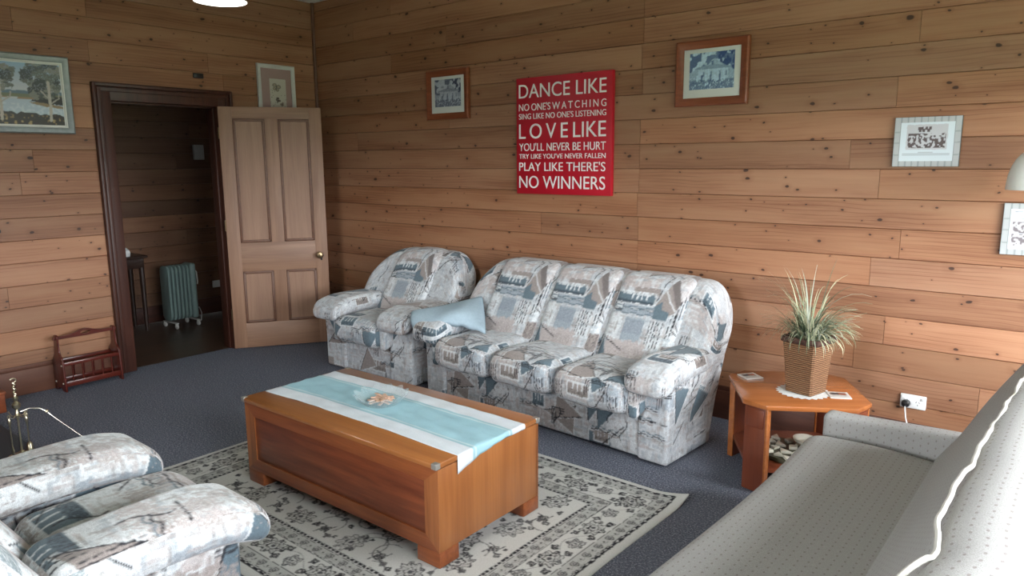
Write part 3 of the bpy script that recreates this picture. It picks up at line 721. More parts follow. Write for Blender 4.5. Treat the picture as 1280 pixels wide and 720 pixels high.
tag(sheet('cushion', P, M_blue, None, .03), 'pale blue cushion slumped over the left arm of the sofa', 'cushion')

# ------------------------------------------------------------------ patterned rug
RGX0, RGX1, RGY0, RGY1 = 2.005, 4.285, -2.80, -1.155
def rug():
    w, h = RGX1-RGX0, RGY1-RGY0; cream = L(196, 195, 191); pale = L(176, 175, 171); ink = L(40, 40, 44); grey = L(122, 121, 120); mid = L(84, 84, 86)
    cv = Cv(w, h, 260, cream, 77); X, Y = cv.X, cv.Y; rs = np.random.RandomState(5)
    E = np.minimum(np.minimum(X, w-X), np.minimum(Y, h-Y)); horiz = np.minimum(Y, h-Y) <= np.minimum(X, w-X)
    S = np.where(horiz, X, Y)           # distance along the border
    jit = cv.n1*.004; Ej = E+jit
    band = lambda a, b_: (Ej > a) & (Ej < b_)
    sc = .010*np.abs(np.sin(S/.045*PI))
    cv.put(band(.040, .047), ink); cv.put((Ej > .045) & (Ej < .045+sc), ink)
    for a, b_ in ((.062, .118), (.262, .312)):
        cv.put(band(a, b_), pale); cv.put(band(a-.003, a), ink); cv.put(band(b_, b_+.003), ink); cv.put(band(a-.009, a-.006), mid)
        m = (a+b_)/2; per = .085; q = (S/per) % 1; qs = (q-.3)*per; qe = E-m
        rr = np.hypot(qs, qe); th = np.arctan2(qe, qs)
        cv.put((np.abs(rr-.016-.002*np.sin(th*3)) < .0028) & (th < 2.4), ink, .85); cv.put(np.abs(rr-.007) < .003, mid); cv.put(np.hypot((q-.8)*per, qe) < .005, ink)
        cv.put((np.abs(qe-.012*np.sin(S/per*2*PI)) < .0013) & (rr > .018), grey)
    cv.put(band(.318, .330) & (np.sin(S*260)+rs.rand(*E.shape) > -.2), ink); cv.put(band(.331, .334), mid)
    # main border: vines, palmettes
    cv.put((np.abs(E-.19-.035*np.sin(S/.30*2*PI)) < .0016) & band(.125, .258), grey)
    def rosette(x, y, R, ax=1.0, ay=1.0, kk=8, rot=0, faint=0):
        i0, i1 = max(0, int((x-R*1.6)*cv.ppm)), int((x+R*1.6)*cv.ppm); j0, j1 = max(0, int((y-R*1.6)*cv.ppm)), int((y+R*1.6)*cv.ppm)
        xs, ys = X[j0:j1, i0:i1]-x, Y[j0:j1, i0:i1]-y
        if xs.size == 0: return
        c_, s_ = math.cos(rot), math.sin(rot); xa, ya = (xs*c_+ys*s_)/ax, (-xs*s_+ys*c_)/ay
        r = np.hypot(xa, ya); th = np.arctan2(ya, xa); sub = cv.a[j0:j1, i0:i1]; nz = cv.f[j0:j1, i0:i1]; jt = cv.n1[j0:j1, i0:i1]*.012
        def p(m, c, al=1.0): mm = (m*al)[..., None]; sub[:] = sub*(1-mm)+np.array(c)*mm
        k1 = R*(1+.16*np.cos(kk*th))+jt; dk, gy = (ink, grey) if not faint else (mid, grey)
        p((r < k1) & (nz > .55), L(168, 166, 162)); p(np.abs(r-k1) < .0032, dk); p(np.abs(r-.68*R*(1+.2*np.cos(kk*th+1.2))-jt) < .0026, gy)
        p(np.abs(r-.45*R*(1+.15*np.cos(5*th))-jt) < .0026, dk); p((r < .2*R), mid); p((np.cos(kk*th*.5) > .9) & (r > .7*R) & (r < 1.05*R), dk, .8)
    def leaf(x, y, a, l, c=ink, wd=.004):
        cv.line([(x, y), (x+l*math.cos(a)*.5-l*.18*math.sin(a), y+l*math.sin(a)*.5+l*.18*math.cos(a)), (x+l*math.cos(a), y+l*math.sin(a))], wd, c, .004)
    def localdraw(fn):  fn()
    def along(side):
        ln = w if side in 'tb' else h
        nrep = int(round((ln-.38)/.30)); d = (ln-.38)/nrep
        for i in range(nrep+1):
            s = .19+d*i; e = .19
            x, y = {'t': (s, e), 'b': (s, h-e), 'l': (e, s), 'r': (w-e, s)}[side]
            hz = side in 'tb'
            rosette(x, y, .047, 1.25 if hz else 1.0, 1.0 if hz else 1.25, 8)
            if i < nrep:
                s2 = s+d/2; e2 = .19+.018*(-1)**i
                x, y = {'t': (s2, e2), 'b': (s2, h-e2), 'l': (e2, s2), 'r': (w-e2, s2)}[side]
                rosette(x, y, .034, 1, 1, 5, .4, 1)
                for q in (-1, 1):
                    for e3 in (.15, .225):
                        s3 = s2+q*d*.26+rs.uniform(-.01, .01); x, y = {'t': (s3, e3), 'b': (s3, h-e3), 'l': (e3, s3), 'r': (w-e3, s3)}[side]
                        rosette(x, y, .015, 1, 1, 4, rs.rand(), 0)
    for s_ in 'tblr': along(s_)
    # field: scattered flowers on vines
    fx0, fx1, fy0, fy1 = .34, w-.34, .34, h-.34
    for i in range(40):
        x, y = rs.uniform(fx0, fx1), rs.uniform(fy0, fy1); a = rs.rand()*6.3; pts = []
        for k in range(12):
            pts.append((x, y)); x += .022*math.cos(a); y += .022*math.sin(a); a += .35*(1 if i % 2 else -1)
        pts = [q for q in pts if fx0 < q[0] < fx1 and fy0 < q[1] < fy1]
        if len(pts) > 2: cv.line(pts, .0026, grey, .003)
    gx, gy = 9, 6
    for i in range(90): x, y = rs.uniform(fx0+.02, fx1-.02), rs.uniform(fy0+.02, fy1-.02); rosette(x, y, rs.uniform(.007, .014), 1, 1, 4, rs.rand(), i % 2)
    for i in range(gx):
        for j in range(gy):
            x = fx0+.09+(fx1-fx0-.18)*i/(gx-1)+(.05 if j % 2 else -.03); y = fy0+.07+(fy1-fy0-.14)*j/(gy-1)
            x = min(max(x, fx0+.07), fx1-.07)
            if (i+j) % 2 == 0: rosette(x, y, .055, 1.15, .95, 9, (i*7+j*3) % 6, 0 if (i+2*j) % 3 else 1)
            else:
                rosette(x, y, .020, 1, 1, 4, .3, 0); rosette(min(x+.055, fx1-.03), y+.03, .014, 1, 1, 4, .3, 1)
                for k in range(4): leaf(x, y, k*1.57+.5, .05, mid)
    nx, ny = cv.W, cv.H
    xs = np.linspace(0, w, nx+1); ys = np.linspace(0, h, ny+1); gxx, gyy = np.meshgrid(xs, ys)
    c = cv.sample(np.clip(gxx, .002, w-.002), np.clip(h-gyy, .002, h-.002))
    z = np.full(gxx.shape, .009); ed = np.minimum(np.minimum(gxx, w-gxx), np.minimum(gyy, h-gyy)); z -= .006*np.clip(1-ed/.012, 0, 1)
    dc = np.hypot(w-gxx, h-gyy); z += .030*np.clip(1-dc/.16, 0, 1)**1.6
    wx = gxx+.004*np.sin(gyy*5); V = np.stack([RGX0+wx, RGY0+gyy, z], -1).reshape(-1, 3)
    I = np.arange((nx+1)*(ny+1)).reshape(ny+1, nx+1); F = np.stack([I[:-1, :-1], I[:-1, 1:], I[1:, 1:], I[1:, :-1]], -1).reshape(-1, 4)
    # underside rim
    V2 = V.copy(); V2[:, 2] = np.maximum(V[:, 2]-.008, .0008); rim = list(I[0, :])+list(I[1:, -1])+list(I[-1, -2::-1])+list(I[-2:0:-1, 0])
    base = len(V); Vr = V2[rim]; Fr = [(rim[k], base+k, base+(k+1) % len(rim), rim[(k+1) % len(rim)]) for k in range(len(rim))]
    ca = np.concatenate([c.reshape(-1, 3), c.reshape(-1, 3)[rim]*.8])
    o = npmesh('rug', np.concatenate([V, Vr]), np.concatenate([F, np.array(Fr)]), M_rug, None, ca)
    tag(o, 'cream rug with black floral borders under the wooden chest', 'rug')
rug()

# ------------------------------------------------------------------ blanket chest used as a coffee table
CX, CY, CRZ = 3.150, -1.998, math.radians(.9)
ch = thing('storage_chest', 'low honey-brown wooden chest standing on the rug as a coffee table', 'chest', (CX, CY, .0095), CRZ)
hl, hw2, z0, z1 = .655, .318, .065, .405
b = MB(); b.box(-hl+.012, hl-.012, -hw2+.006, hw2-.006, z0, z1, .002); b.build('body', M_chest_p, ch)
b = MB()                                                     # mitred frame round the front panel
for s in (-1, 1):
    y = s*hw2
    yy0, yy1 = (y, y+.016) if s < 0 else (y-.016, y)
    fw = .075
    def trap(pts):
        va = [b.bm.verts.new((x, yy0, z)) for x, z in pts]; vb = [b.bm.verts.new((x, yy1, z)) for x, z in pts]
        b.bm.faces.new(va); b.bm.faces.new(vb[::-1])
        for k in range(4): b.bm.faces.new((va[k], vb[k], vb[(k+1) % 4], va[(k+1) % 4]))
    X0, X1 = -hl, hl
    b = MB(); trap([(X0, z0), (X1, z0), (X1-fw, z0+fw*.8), (X0+fw, z0+fw*.8)]); b.build('frame_rail', M_chest_x, ch)
    b = MB(); trap([(X0, z1), (X0+fw, z1-fw*.8), (X1-fw, z1-fw*.8), (X1, z1)]); b.build('frame_rail', M_chest_x, ch)
b = MB()
for s in (-1, 1):
    y = s*hw2; yy0, yy1 = (y, y+.016) if s < 0 else (y-.016, y)
    b = MB(); trap([(X0, z0), (X0+fw, z0+fw*.8), (X0+fw, z1-fw*.8), (X0, z1)]); b.build('frame_stile', M_chest_s, ch)
    b = MB(); trap([(X1, z0), (X1, z1), (X1-fw, z1-fw*.8), (X1-fw, z0+fw*.8)]); b.build('frame_stile', M_chest_s, ch)
for s in (-1, 1):
    b = MB(); x = s*hl; b.box(min(x, x-s*.014), max(x, x-s*.014), -hw2+.001, hw2-.001, z0, z1, .002); b.build('end_panel', M_chest_z, ch)
b = MB(); b.box(-hl-.006, hl+.002, -hw2-.012, hw2+.004, z1+.005, z1+.026, .004); b.box(-hl+.01, hl-.008, -hw2+.008, hw2-.008, z1-.01, z1+.006, 0); b.build('lid', M_chest_top, ch)
for sx in (-1, 1):
    for sy in (-1, 1):
        b = MB(); x0, x1 = (hl-.135, hl+.002) if sx > 0 else (-hl-.002, -hl+.135); y0, y1 = (hw2-.11, hw2+.002) if sy > 0 else (-hw2-.002, -hw2+.11)
        pl = [(-.0, 0), (.105, 0), (.125, .028), (.137, .066), (0, .066)]
        b.box(x0+(0 if sx < 0 else .012), x1-(.012 if sx < 0 else 0), y0, y1, 0, z0+.001, .006); b.build('foot', M_chest_x, ch)
        b = MB(); cx = sx*(hl+.002) if sx > 0 else -hl-.006; cy = hw2+.004 if sy > 0 else -hw2-.010
        b.box(min(cx+sx*.003, cx-sx*.024), max(cx+sx*.003, cx-sx*.024), min(cy+sy*.003, cy-sy*.022), max(cy+sy*.003, cy-sy*.022), z1+.004, z1+.0272, .002); o = b.build('corner_bracket', M_brk, ch); o['label'] = 'silver metal corner bracket on the lid'
CT = .0095+z1+.026
# table runner
def runner():
    w, h = 1.46, .44; ppm = 200
    aq = L(160, 197, 208); aq2 = L(142, 184, 195); wh = L(214, 220, 226); cv = Cv(w, h, ppm, wh, 5)
    cv.rect(-.1, .105, w+.1, h-.105, aq, .002); cv.put((np.abs(cv.Y-.105) < .012) | (np.abs(cv.Y-h+.105) < .012), L(198, 216, 220)); cv.put((np.abs(cv.Y-.100) < .003) | (np.abs(cv.Y-h+.100) < .003), aq2)
    
    nz = smooth_noise(cv.H, cv.W, 12, np.random.RandomState(3)); cv.a *= (.94+.12*nz)[..., None]
    nx, ny = 180, 60; u, v = np.meshgrid(np.linspace(0, 1, nx+1), np.linspace(0, 1, ny+1))
    col = cv.sample(u*w*.995+.002, (1-v)*h*.99+.002)
    # local chest space: lies on the lid, right end folds over the edge
    x = -hl+.005+u*(2*hl+.02); y = -.205+v*.43+.012*np.sin(u*4)
    x = x+np.where(v < .3, (.3-v)*.05*u, 0)
    edge = hl+.003; z = np.full(x.shape, z1+.0285)+.002*np.sin(x*38+y*9)*np.sin(y*30)+.0016*np.sin(y*70+x*11)
    z = np.maximum(z, z1+.0276)
    over = np.clip(x-edge, 0, 1); x = np.minimum(x, edge+.004); z = z-over*1.0
    over2 = np.clip((u-.93)/.07, 0, 1)**1.5*np.clip(1-v/.75, 0, 1); x = np.where(over2 > 0, np.minimum(x+over2*.022, edge+.0045), x); z -= np.clip(u-.972, 0, 1)/.028*.040*np.clip(1-v/.7, 0, 1)**1.3
    P = np.stack([x, y, z], -1)
    a = math.cos(CRZ), math.sin(CRZ); Q = P.copy(); Q[..., 0] = CX+P[..., 0]*a[0]-P[..., 1]*a[1]; Q[..., 1] = CY+P[..., 0]*a[1]+P[..., 1]*a[0]; Q[..., 2] += .0095
    o = sheet('table_runner', Q[::-1], attr_mat('woven_runner_cloth', .9, .1, .12), None, -.0012, col[::-1], False)
    tag(o, 'pale aqua table runner with white borders along the top of the wooden chest', 'table runner')
runner()
# cut-glass bowl with pods
def glass():
    m, nt, b_ = new_mat('pressed_glass'); b_.inputs['Base Color'].default_value = (.55, .66, .68, 1); b_.inputs['Roughness'].default_value = .05
    b_.inputs['Specular IOR Level'].default_value = 1.0
    lw = N(nt, 'LayerWeight', Blend=.35); mr_ = N(nt, 'MapRange'); mr_.inputs['To Min'].default_value = .05; mr_.inputs['To Max'].default_value = .42
    nt.links.new(lw.outputs['Facing'], mr_.inputs['Value']); nt.links.new(mr_.outputs[0], b_.inputs['Alpha']); return m
BX, BY, BZ = 3.115, -1.985, CT+.0035
b = MB(); n = 72; prof = [(.002, .006), (.05, .006), (.064, .012), (.080, .024), (.094, .037), (.104, .048)]; outp = [(.110, .045), (.098, .032), (.084, .018), (.068, .004), (.05, 0.0), (.002, 0)]
rings = []
for i, (r, z) in enumerate(prof+outp):
    k = min(1, max(0, (r-.06)/.05)); ring = []
    for q in range(n):
        th = 2*PI*q/n; wv = 1+.055*k*math.cos(12*th); fac = (1 if q % 2 else -1)*.0012*(1 if 0 < i < len(prof)+len(outp)-1 else 0)
        ring.append(b.bm.verts.new((r*wv*math.cos(th), r*wv*math.sin(th), z+.010*k*k*math.cos(12*th)+fac*k)))
    rings.append(ring)
for a, c in zip(rings[:-1], rings[1:]):
    for q in range(n): b.bm.faces.new((a[q], a[(q+1) % n], c[(q+1) % n], c[q]))
b.bm.faces.new(rings[0]); b.bm.faces.new(rings[-1][::-1])
o = b.build('glass_bowl', glass(), None, angle=12); o.location = (BX, BY, BZ); o.scale = (1.15, 1.15, 1.1)
tag(o, 'cut-glass bowl with a scalloped rim on the table runner', 'bowl')
M_pod = plain('dry_wood_pieces', L(206, 170, 148), .6, noise=.2, nscale=60)
for i in range(14):
    b = MB(); l = random.uniform(.046, .058); a = i*.72+random.uniform(-.2, .2); z = .0125+.006*(i//4)
    b.box(-l, l, -.0075, .0075, 0, .005, .002); b.box(-l, -l*.2, -.0055, .0055, .004, .006, .001)
    o = b.build('wooden_piece', M_pod); o.matrix_world = T((BX+.016*math.cos(i*2.1), BY+.018*math.sin(i*2.1), BZ+z)) @ RZ(a) @ RYm(random.uniform(-.05, .05))
    tag(o, 'flat pale wooden piece lying in the glass bowl', 'wooden piece', 'pale wooden pieces in the glass bowl')

# ------------------------------------------------------------------ octagonal side table
TX, TY, TR_ = 4.552, -.548, math.radians(32.2)
tb = thing('side_table', 'octagonal timber side table beside the sofa with a plant on top', 'table', (TX, TY, 0), TR_)
H, c, TZ = .292, .092, .445
octo = [(-H+c, -H), (H-c, -H), (H, -H+c), (H, H-c), (H-c, H), (-H+c, H), (-H, H-c), (-H, -H+c)]
b = MB(); b.prism(octo, TZ-.024, TZ, bev=.006); b.build('tabletop', M_table, tb)
for k, (sx, sy) in enumerate(((1, 1), (-1, 1), (-1, -1), (1, -1))):
    a = math.atan2(sy, sx); cx, cy = sx*(H-c/2-.012), sy*(H-c/2-.012)
    M = T((cx, cy, 0)) @ RZ(a)
    b = MB(); b.box(-.022, .004, -.060, .060, 0, TZ-.023, .004, M)
    leg = b.build('leg', M_tleg, tb)
    b = MB(); b.box(.003, .009, -.046, .046, TZ-.125, TZ-.034, .003, M); o = b.build('inset_plate', M_tleg, leg)
    b = MB(); b.box(-.024, .007, .052, .064, 0.001, TZ-.024, .003, M); b.build('edge_strip', M_table, leg)
b = MB(); H3, c3 = .262, .085
b.prism([(-H3+c3, -H3), (H3-c3, -H3), (H3, -H3+c3), (H3, H3-c3), (H3-c3, H3), (-H3+c3, H3), (-H3, H3-c3), (-H3, -H3+c3)], .105, .125, bev=.003); b.build('shelf', M_tleg, tb)
def tpos(x, y): return (TX+x*math.cos(TR_)-y*math.sin(TR_), TY+x*math.sin(TR_)+y*math.cos(TR_))
# patterned box with raised geometric relief on the shelf
bx = thing('patterned_box', 'flat cream and black box with raised geometric shapes under the side table', 'box', (4.565, -.63, .1255), math.radians(-12))
M_cream = plain('cream_glaze', L(206, 202, 186), .4, noise=.08); M_khaki = plain('dark_khaki_glaze', L(78, 76, 58), .4, noise=.2)
b = MB(); b.box(-.15, .15, -.13, .13, 0, .022, .004); b.build('base', M_khaki, bx)
b = MB()
for i in range(5):
    for j in range(4):
        x, y = -.12+.06*i, -.098+.065*j; z = .0225
        if (i+j) % 3 == 0: b.prism([(-.026, -.026), (.026, -.026), (-.026, .026)], 0, .014, T((x, y, z)) @ RZ(.3*i), .002)
        elif (i+j) % 3 == 1: b.prism([(-.028, -.012), (.012, -.020), (.028, .012), (-.012, .020)], 0, .016, T((x, y, z)) @ RZ(.5*j), .002)
        else: b.prism([(.026, 0), (.008, .008), (-.013, .022), (-.010, 0), (-.013, -.022), (.008, -.008)], 0, .012, T((x, y, z)) @ RZ(i), .002)
b.build('relief_shape', M_cream, bx)
b = MB(); b.lathe([(.0, .004), (.030, .004), (.036, .010), (.050, .022), (.055, .024), (.055, .018), (.046, .004), (.034, 0), (0, 0)], 32)
o = b.build('dish', M_cream); o.location = (4.60, -.52, .165); tag(o, 'small round cream dish on the patterned box under the side table', 'dish')
# doily
b = MB(); n = 96; ring0 = [b.bm.verts.new((.02*math.cos(2*PI*k/n), .02*math.sin(2*PI*k/n), .0012)) for k in range(n)]; prev = ring0; b.bm.faces.new(ring0)
for r, z, am in ((.06, .0014, 0), (.09, .0018, 0), (.104, .0012, 0), (.114, .0024, .004), (.121, .0014, .007)):
    ring = [b.bm.verts.new(((r+am*math.cos(24*2*PI*k/n))*math.cos(2*PI*k/n), (r+am*math.cos(24*2*PI*k/n))*math.sin(2*PI*k/n), z)) for k in range(n)]
    for k in range(n): b.bm.faces.new((prev[k], prev[(k+1) % n], ring[(k+1) % n], ring[k]))
    prev = ring
M_lace = plain('white_lace', L(214, 214, 212), .9, spec=.1, noise=.08, nscale=120)
o = b.build('doily', M_lace); o.location = (4.598, -.585, TZ); tag(o, 'round white lace doily with scalloped edge under the basket planter', 'doily')
# basket planter with grass
def basket_mat():
    m, nt, b_ = new_mat('woven_seagrass'); uv = N(nt, 'TexCoord'); w1 = N(nt, 'TexWave', wave_type='BANDS', bands_direction='Z', Scale=32.0, Distortion=2.0, Detail=3.0); nt.links.new(uv.outputs['Object'], w1.inputs['Vector'])
    n1 = N(nt, 'TexNoise', Scale=130.0, Detail=3.0); nt.links.new(uv.outputs['Object'], n1.inputs['Vector'])
    c_ = ramp(nt, w1.outputs['Fac'], [(.1, L(84, 54, 34)), (.6, L(150, 106, 70)), (1, L(178, 136, 96))]); c_ = mix(nt, math_node(nt, 'MULTIPLY', n1.outputs['Fac'], .6), c_, L(92, 60, 40))
    nt.links.new(c_, b_.inputs['Base Color']); b_.inputs['Roughness'].default_value = .8; bump(nt, b_, w1.outputs['Fac'], .8, .006); return m
pl = thing('potted_grass', 'variegated grass plant in a square woven basket on the side table', 'plant', (4.605, -.575, TZ+.003), math.radians(-14))
M_bask = basket_mat()
b = MB(); pr_ = [(.068, 0), (.074, .10), (.082, .20), (.088, .255)]
def sq(r, z, k=.16):
    out = []
    for q in range(4):
        for e in (-1, 1):
            a = PI/4+q*PI/2; cx, cy = r*math.sqrt(2)*(1-k*.5)*math.cos(a), r*math.sqrt(2)*(1-k*.5)*math.sin(a)
            t_ = a+e*PI/4; out.append((r*(math.cos(a)*math.sqrt(2))-r*k*(abs(math.cos(a-e*PI/4)) > .5)*math.cos(a-e*PI/4)*1.0, r*(math.sin(a)*math.sqrt(2))-r*k*math.sin(a-e*PI/4)*(abs(math.sin(a-e*PI/4)) > .5)))
    return [b.bm.verts.new((x, y, z)) for x, y in out]
prev = None
for r, z in pr_+[(.080, .255), (.076, .235), (.02, .232)]:
    ring = sq(r, z, .10)
    if prev:
        for k in range(8): b.bm.faces.new((prev[k], prev[(k+1) % 8], ring[(k+1) % 8], ring[k]))
    else: b.bm.faces.new(ring[::-1])
    prev = ring
b.bm.faces.new(prev); b.build('basket', M_bask, pl)
b = MB(); rr = .089
pts = []
for q in range(4):
    a0 = (-rr, -rr), (rr, -rr), (rr, rr), (-rr, rr)
    p0, p1 = Vector((*a0[q], .262)), Vector((*a0[(q+1) % 4], .262))
    for k in range(8):
        s = .06+.88*k/8; pts.append(p0.lerp(p1, s)+Vector((0, 0, .003*math.sin(k*3))))
b.tube(pts, .0145, 8, True); o = b.build('rim', plain('dark_braid', L(70, 44, 34), .8, noise=.4, nscale=90), pl); o['label'] = 'dark braided rim of the basket'
def grass():
    V, F, C = [], [], []; rs = np.random.RandomState(8)
    cols = [L(150, 158, 128), L(176, 178, 146), L(108, 124, 96), L(198, 194, 160), L(84, 100, 80), L(164, 168, 150)]
    for i in range(420):
        tall = i < 46; az = rs.rand()*2*PI; tilt = rs.uniform(.5, 1.5) if tall else rs.uniform(.7, 2.2); ln = rs.uniform(.30, .44) if tall else rs.uniform(.15, .29)
        if tall: az = rs.normal(2.9, 1.3)
        r0 = rs.rand()*.055; p = np.array([r0*math.cos(az+rs.normal(0, .6)), r0*math.sin(az+rs.normal(0, .6)), .235]); ang = rs.uniform(.03, .28) if tall else rs.uniform(.05, .75); cur = rs.uniform(.7, 1.5)
        wd = rs.uniform(.0020, .0042); c_ = np.array(cols[rs.randint(6)])*rs.uniform(.8, 1.15); n = 9; side = np.array([-math.sin(az), math.cos(az), 0]); base = len(V)
        for k in range(n+1):
            w_ = wd*(1-(k/n)**2*.9); V.append(p-side*w_); V.append(p+side*w_+np.array([0, 0, .0008])); C += [c_*.8, c_]
            ang += tilt*cur/n*(1.6*k/n+.35); d = np.array([math.sin(ang)*math.cos(az), math.sin(ang)*math.sin(az), math.cos(ang)]); p = p+d*ln/n
            if p[2] < -.02: p[2] = -.02
        for k in range(n): F.append((base+2*k, base+2*k+1, base+2*k+3, base+2*k+2))
    m = attr_mat('grass_blades', .6, .3)
    npmesh('foliage', np.array(V), F, m, pl, np.clip(np.array(C), 0, 1))
grass()
# coasters
def coaster(label, x, y, a):
    cv = Cv(.095, .095, 420, L(206, 204, 200), 4); cv.rect(.012, .012, .083, .050, L(120, 104, 92), .008); cv.rect(.02, .02, .05, .045, L(70, 66, 70), .01); cv.rect(.045, .02, .08, .04, L(168, 92, 70), .012); cv.rect(.015, .06, .08, .064, L(120, 110, 104), .002)
    n = 40; u, v = np.meshgrid(np.linspace(0, .095, n+1), np.linspace(0, .095, n+1)); P = np.stack([u-.0475, v-.0475, np.full(u.shape, .0046)], -1)
    o = sheet('coaster', P, M_print, None, .0044, cv.sample(u, .095-v), False); o.location = (x, y, TZ); o.rotation_euler = (0, 0, a); tag(o, label, 'coaster', 'printed coasters on the side table')
coaster('square printed coaster on the side table nearest the sofa', 4.300, -.500, .95)
coaster('square printed coaster on the side table right of the plant', 4.752, -.545, .5)

# ------------------------------------------------------------------ sofa bed in the right foreground
sb = thing('sofa_bed', 'plain grey dotted sofa bed along the window side, right foreground', 'sofa', (4.80, -1.02, 0), 0)
def sbpart(nm, pieces, deform=None):
    V, F, U, u = joinp(pieces)
    if deform is not None: V = deform(V.copy())
    V = V-np.array([4.80, -1.02, 0]); return npmesh(nm, V, F, M_dot, sb, None, U)
YN = -3.45
sbpart('base', [rbox(4.82, 5.80, YN, -1.03, .05, .27, .03, .05)])
def seatd(V):
    x = V[:, 0]; V[:, 2] += np.where(V[:, 2] > .36, .012*np.sin(np.clip((x-4.74)/.5, 0, 1)*PI), 0); y = V[:, 1]
    V[:, 0] -= np.where(x < 4.9, .018*np.sin((y+1.0)*2.6), 0); return V
sbpart('seat', [rbox(4.755, 5.36, YN, -1.025, .245, .425, .075, .02)], seatd)
def armd(V):
    x = V[:, 0]; V[:, 2] += .012*np.clip((x-4.9)/.4, 0, 1); return V
sbpart('arm', [rbox(4.815, 5.55, -1.020, -.925, .08, .505, .026, .012)], armd)
# backrest profile swept along y
prof = [(5.235, .40), (5.262, .45), (5.318, .535), (5.378, .66), (5.432, .76), (5.476, .85), (5.494, .890), (5.512, .908), (5.56, .925), (5.63, .925), (5.70, .905), (5.78, .84), (5.83, .72), (5.85, .50), (5.85, .10), (5.60, .10), (5.35, .30)]
def resample(pr, st):
    out = [pr[0]]
    for a, c_ in zip(pr[:-1], pr[1:]):
        n = max(1, int(math.hypot(c_[0]-a[0], c_[1]-a[1])/st))
        for k in range(1, n+1): out.append((a[0]+(c_[0]-a[0])*k/n, a[1]+(c_[1]-a[1])*k/n))
    return out
def chaikin(p, it=2):
    for _ in range(it):
        q = [p[0]]
        for a, c_ in zip(p[:-1], p[1:]): q += [(a[0]*.75+c_[0]*.25, a[1]*.75+c_[1]*.25), (a[0]*.25+c_[0]*.75, a[1]*.25+c_[1]*.75)]
        q.append(p[-1]); p = q
    return p
pf = np.array(resample(chaikin(prof, 2), .03)); arc = np.concatenate([[0], np.cumsum(np.hypot(*np.diff(pf, axis=0).T))])
ysb = np.linspace(-1.0, YN, 110); V = []; UVv = []
def seamx(y):           # waviness of the cover along the piping
    return float(np.interp(-y, [1.0, 1.5, 2.14, 2.34, 2.53, 2.69, 2.77, 2.88, 3.5], [.018, .014, -.010, -.012, -.024, -.016, -.004, -.018, -.02]))+.0022*math.sin(y*29)+.001*math.sin(y*67+1)
for y in ysb:
    e = min(1, (-.995-y)/.05) if y > -1.05 else 1; sh = .92+.08*math.sqrt(max(0, 1-(1-e)**2))
    for (x, z), s in zip(pf, arc):
        k = math.exp(-((z-.90)/.10)**2)*(1 if x < 5.62 else 0)
        cx, cz = 5.55, .5; V.append((cx+(x-cx)*sh+seamx(y)*k*.6+.006*math.sin(y*5+z*9)*k, y, cz+(z-cz)*sh)); UVv.append((s, y))
m_, n_ = len(ysb), len(pf); I = np.arange(m_*n_).reshape(m_, n_); F = np.stack([I[:-1, :-1], I[:-1, 1:], I[1:, 1:], I[1:, :-1]], -1).reshape(-1, 4); UVv = np.array(UVv)
F = [tuple(f) for f in F]; uvc = [UVv[i] for f in F for i in f]
for row, rev in ((I[0], False), (I[-1], True)):
    f = tuple(row[::-1] if not rev else row); F.append(f); uvc += [UVv[i] for i in f]
V = np.array(V)-np.array([4.80, -1.02, 0])
bk = npmesh('backrest', V, F, M_dot, sb, None, uvc)
b = MB(); pts = []
for k in range(150):
    y = -1.04+(-2.80+1.04)*k/149; pts.append((5.503+seamx(y)*1.0-4.80, y+1.02, .9035+.004*math.sin(y*23)))
for k in range(1, 16):
    t_ = k/15; pts.append((5.503+seamx(-2.80)*(1-t_)-.075*t_-4.80, -2.80-.14*t_+1.02, .9035-.085*t_*t_))
b.tube(pts, .0055, 8); o = b.build('piping', plain('off_white_piping', L(186, 182, 174), .9, spec=.1), bk); o['label'] = 'wavy off-white piping along the top front edge'

# ------------------------------------------------------------------ wall outlet with plug, floor lamp
ot = thing('power_outlet', 'white double power outlet low on the board wall right of the side table', 'power outlet', (4.976, -.001, .319))
b = MB(); b.box(-.060, .060, -.010, 0, -.0365, .0365, .004); b.build('plate', M_white, ot)
for x in (-.045, .045):
    b = MB(); b.box(x-.009, x+.009, -.0135, -.009, .012, .026, .001); b.build('rocker_switch', M_white, ot)
for cx in (-.022, .022):
    b = MB()
    for (dx, dz, a) in ((-.007, .006, .5), (.007, .006, -.5), (0, -.008, 0)): b.box(-.0012, .0012, -.0108, -.0095, -.004, .004, 0, T((cx+dx, 0, dz-.006)) @ RYm(a))
    b.build('socket', M_black, ot)
pg = thing('power_plug', 'round black plug with a pale cord in the left socket of the outlet', 'plug', (4.946, -.012, .309))
b = MB(); b.lathe([(0, 0), (.019, 0), (.021, .010), (.019, .024), (.010, .030), (0, .031)], 20, RXm(PI/2)); b.build('plug_body', M_black, pg)
b = MB(); b.tube([(.0, -.026, -.012), (.002, -.03, -.03), (.008, -.032, -.07), (.03, -.034, -.14), (.05, -.036, -.20), (.09, -.05, -.275), (.2, -.12, -.303), (.45, -.25, -.304)], .0035, 8); b.build('cord', M_white, pg)
LX, LY = 5.425, -.36
fl = thing('floor_lamp', 'white dome-shaded reading lamp at the right edge near the wall', 'lamp', (5.66, -.36, 0))
b = MB(); b.lathe([(0, 0), (.13, 0), (.13, .014), (.03, .026), (.012, .04), (.012, .06), (0, .06)], 32); b.build('base', M_enamel, fl)
b = MB(); b.tube([(0, 0, .05), (0, 0, 1.55), (-.01, 0, 1.66), (-.06, 0, 1.735), (-.14, 0, 1.745), (-.205, 0, 1.70), (LX-5.66, 0, 1.62)], .009, 10); b.build('pole', M_enamel, fl)
b = MB(); R_ = .118
pr2 = [(.012, .205), (.030, .200), (.034, .165)]+[(.036+(R_-.036)*math.sin(t*PI/2), .165*math.cos(t*PI/2)) for t in np.linspace(.12, 1, 14)]
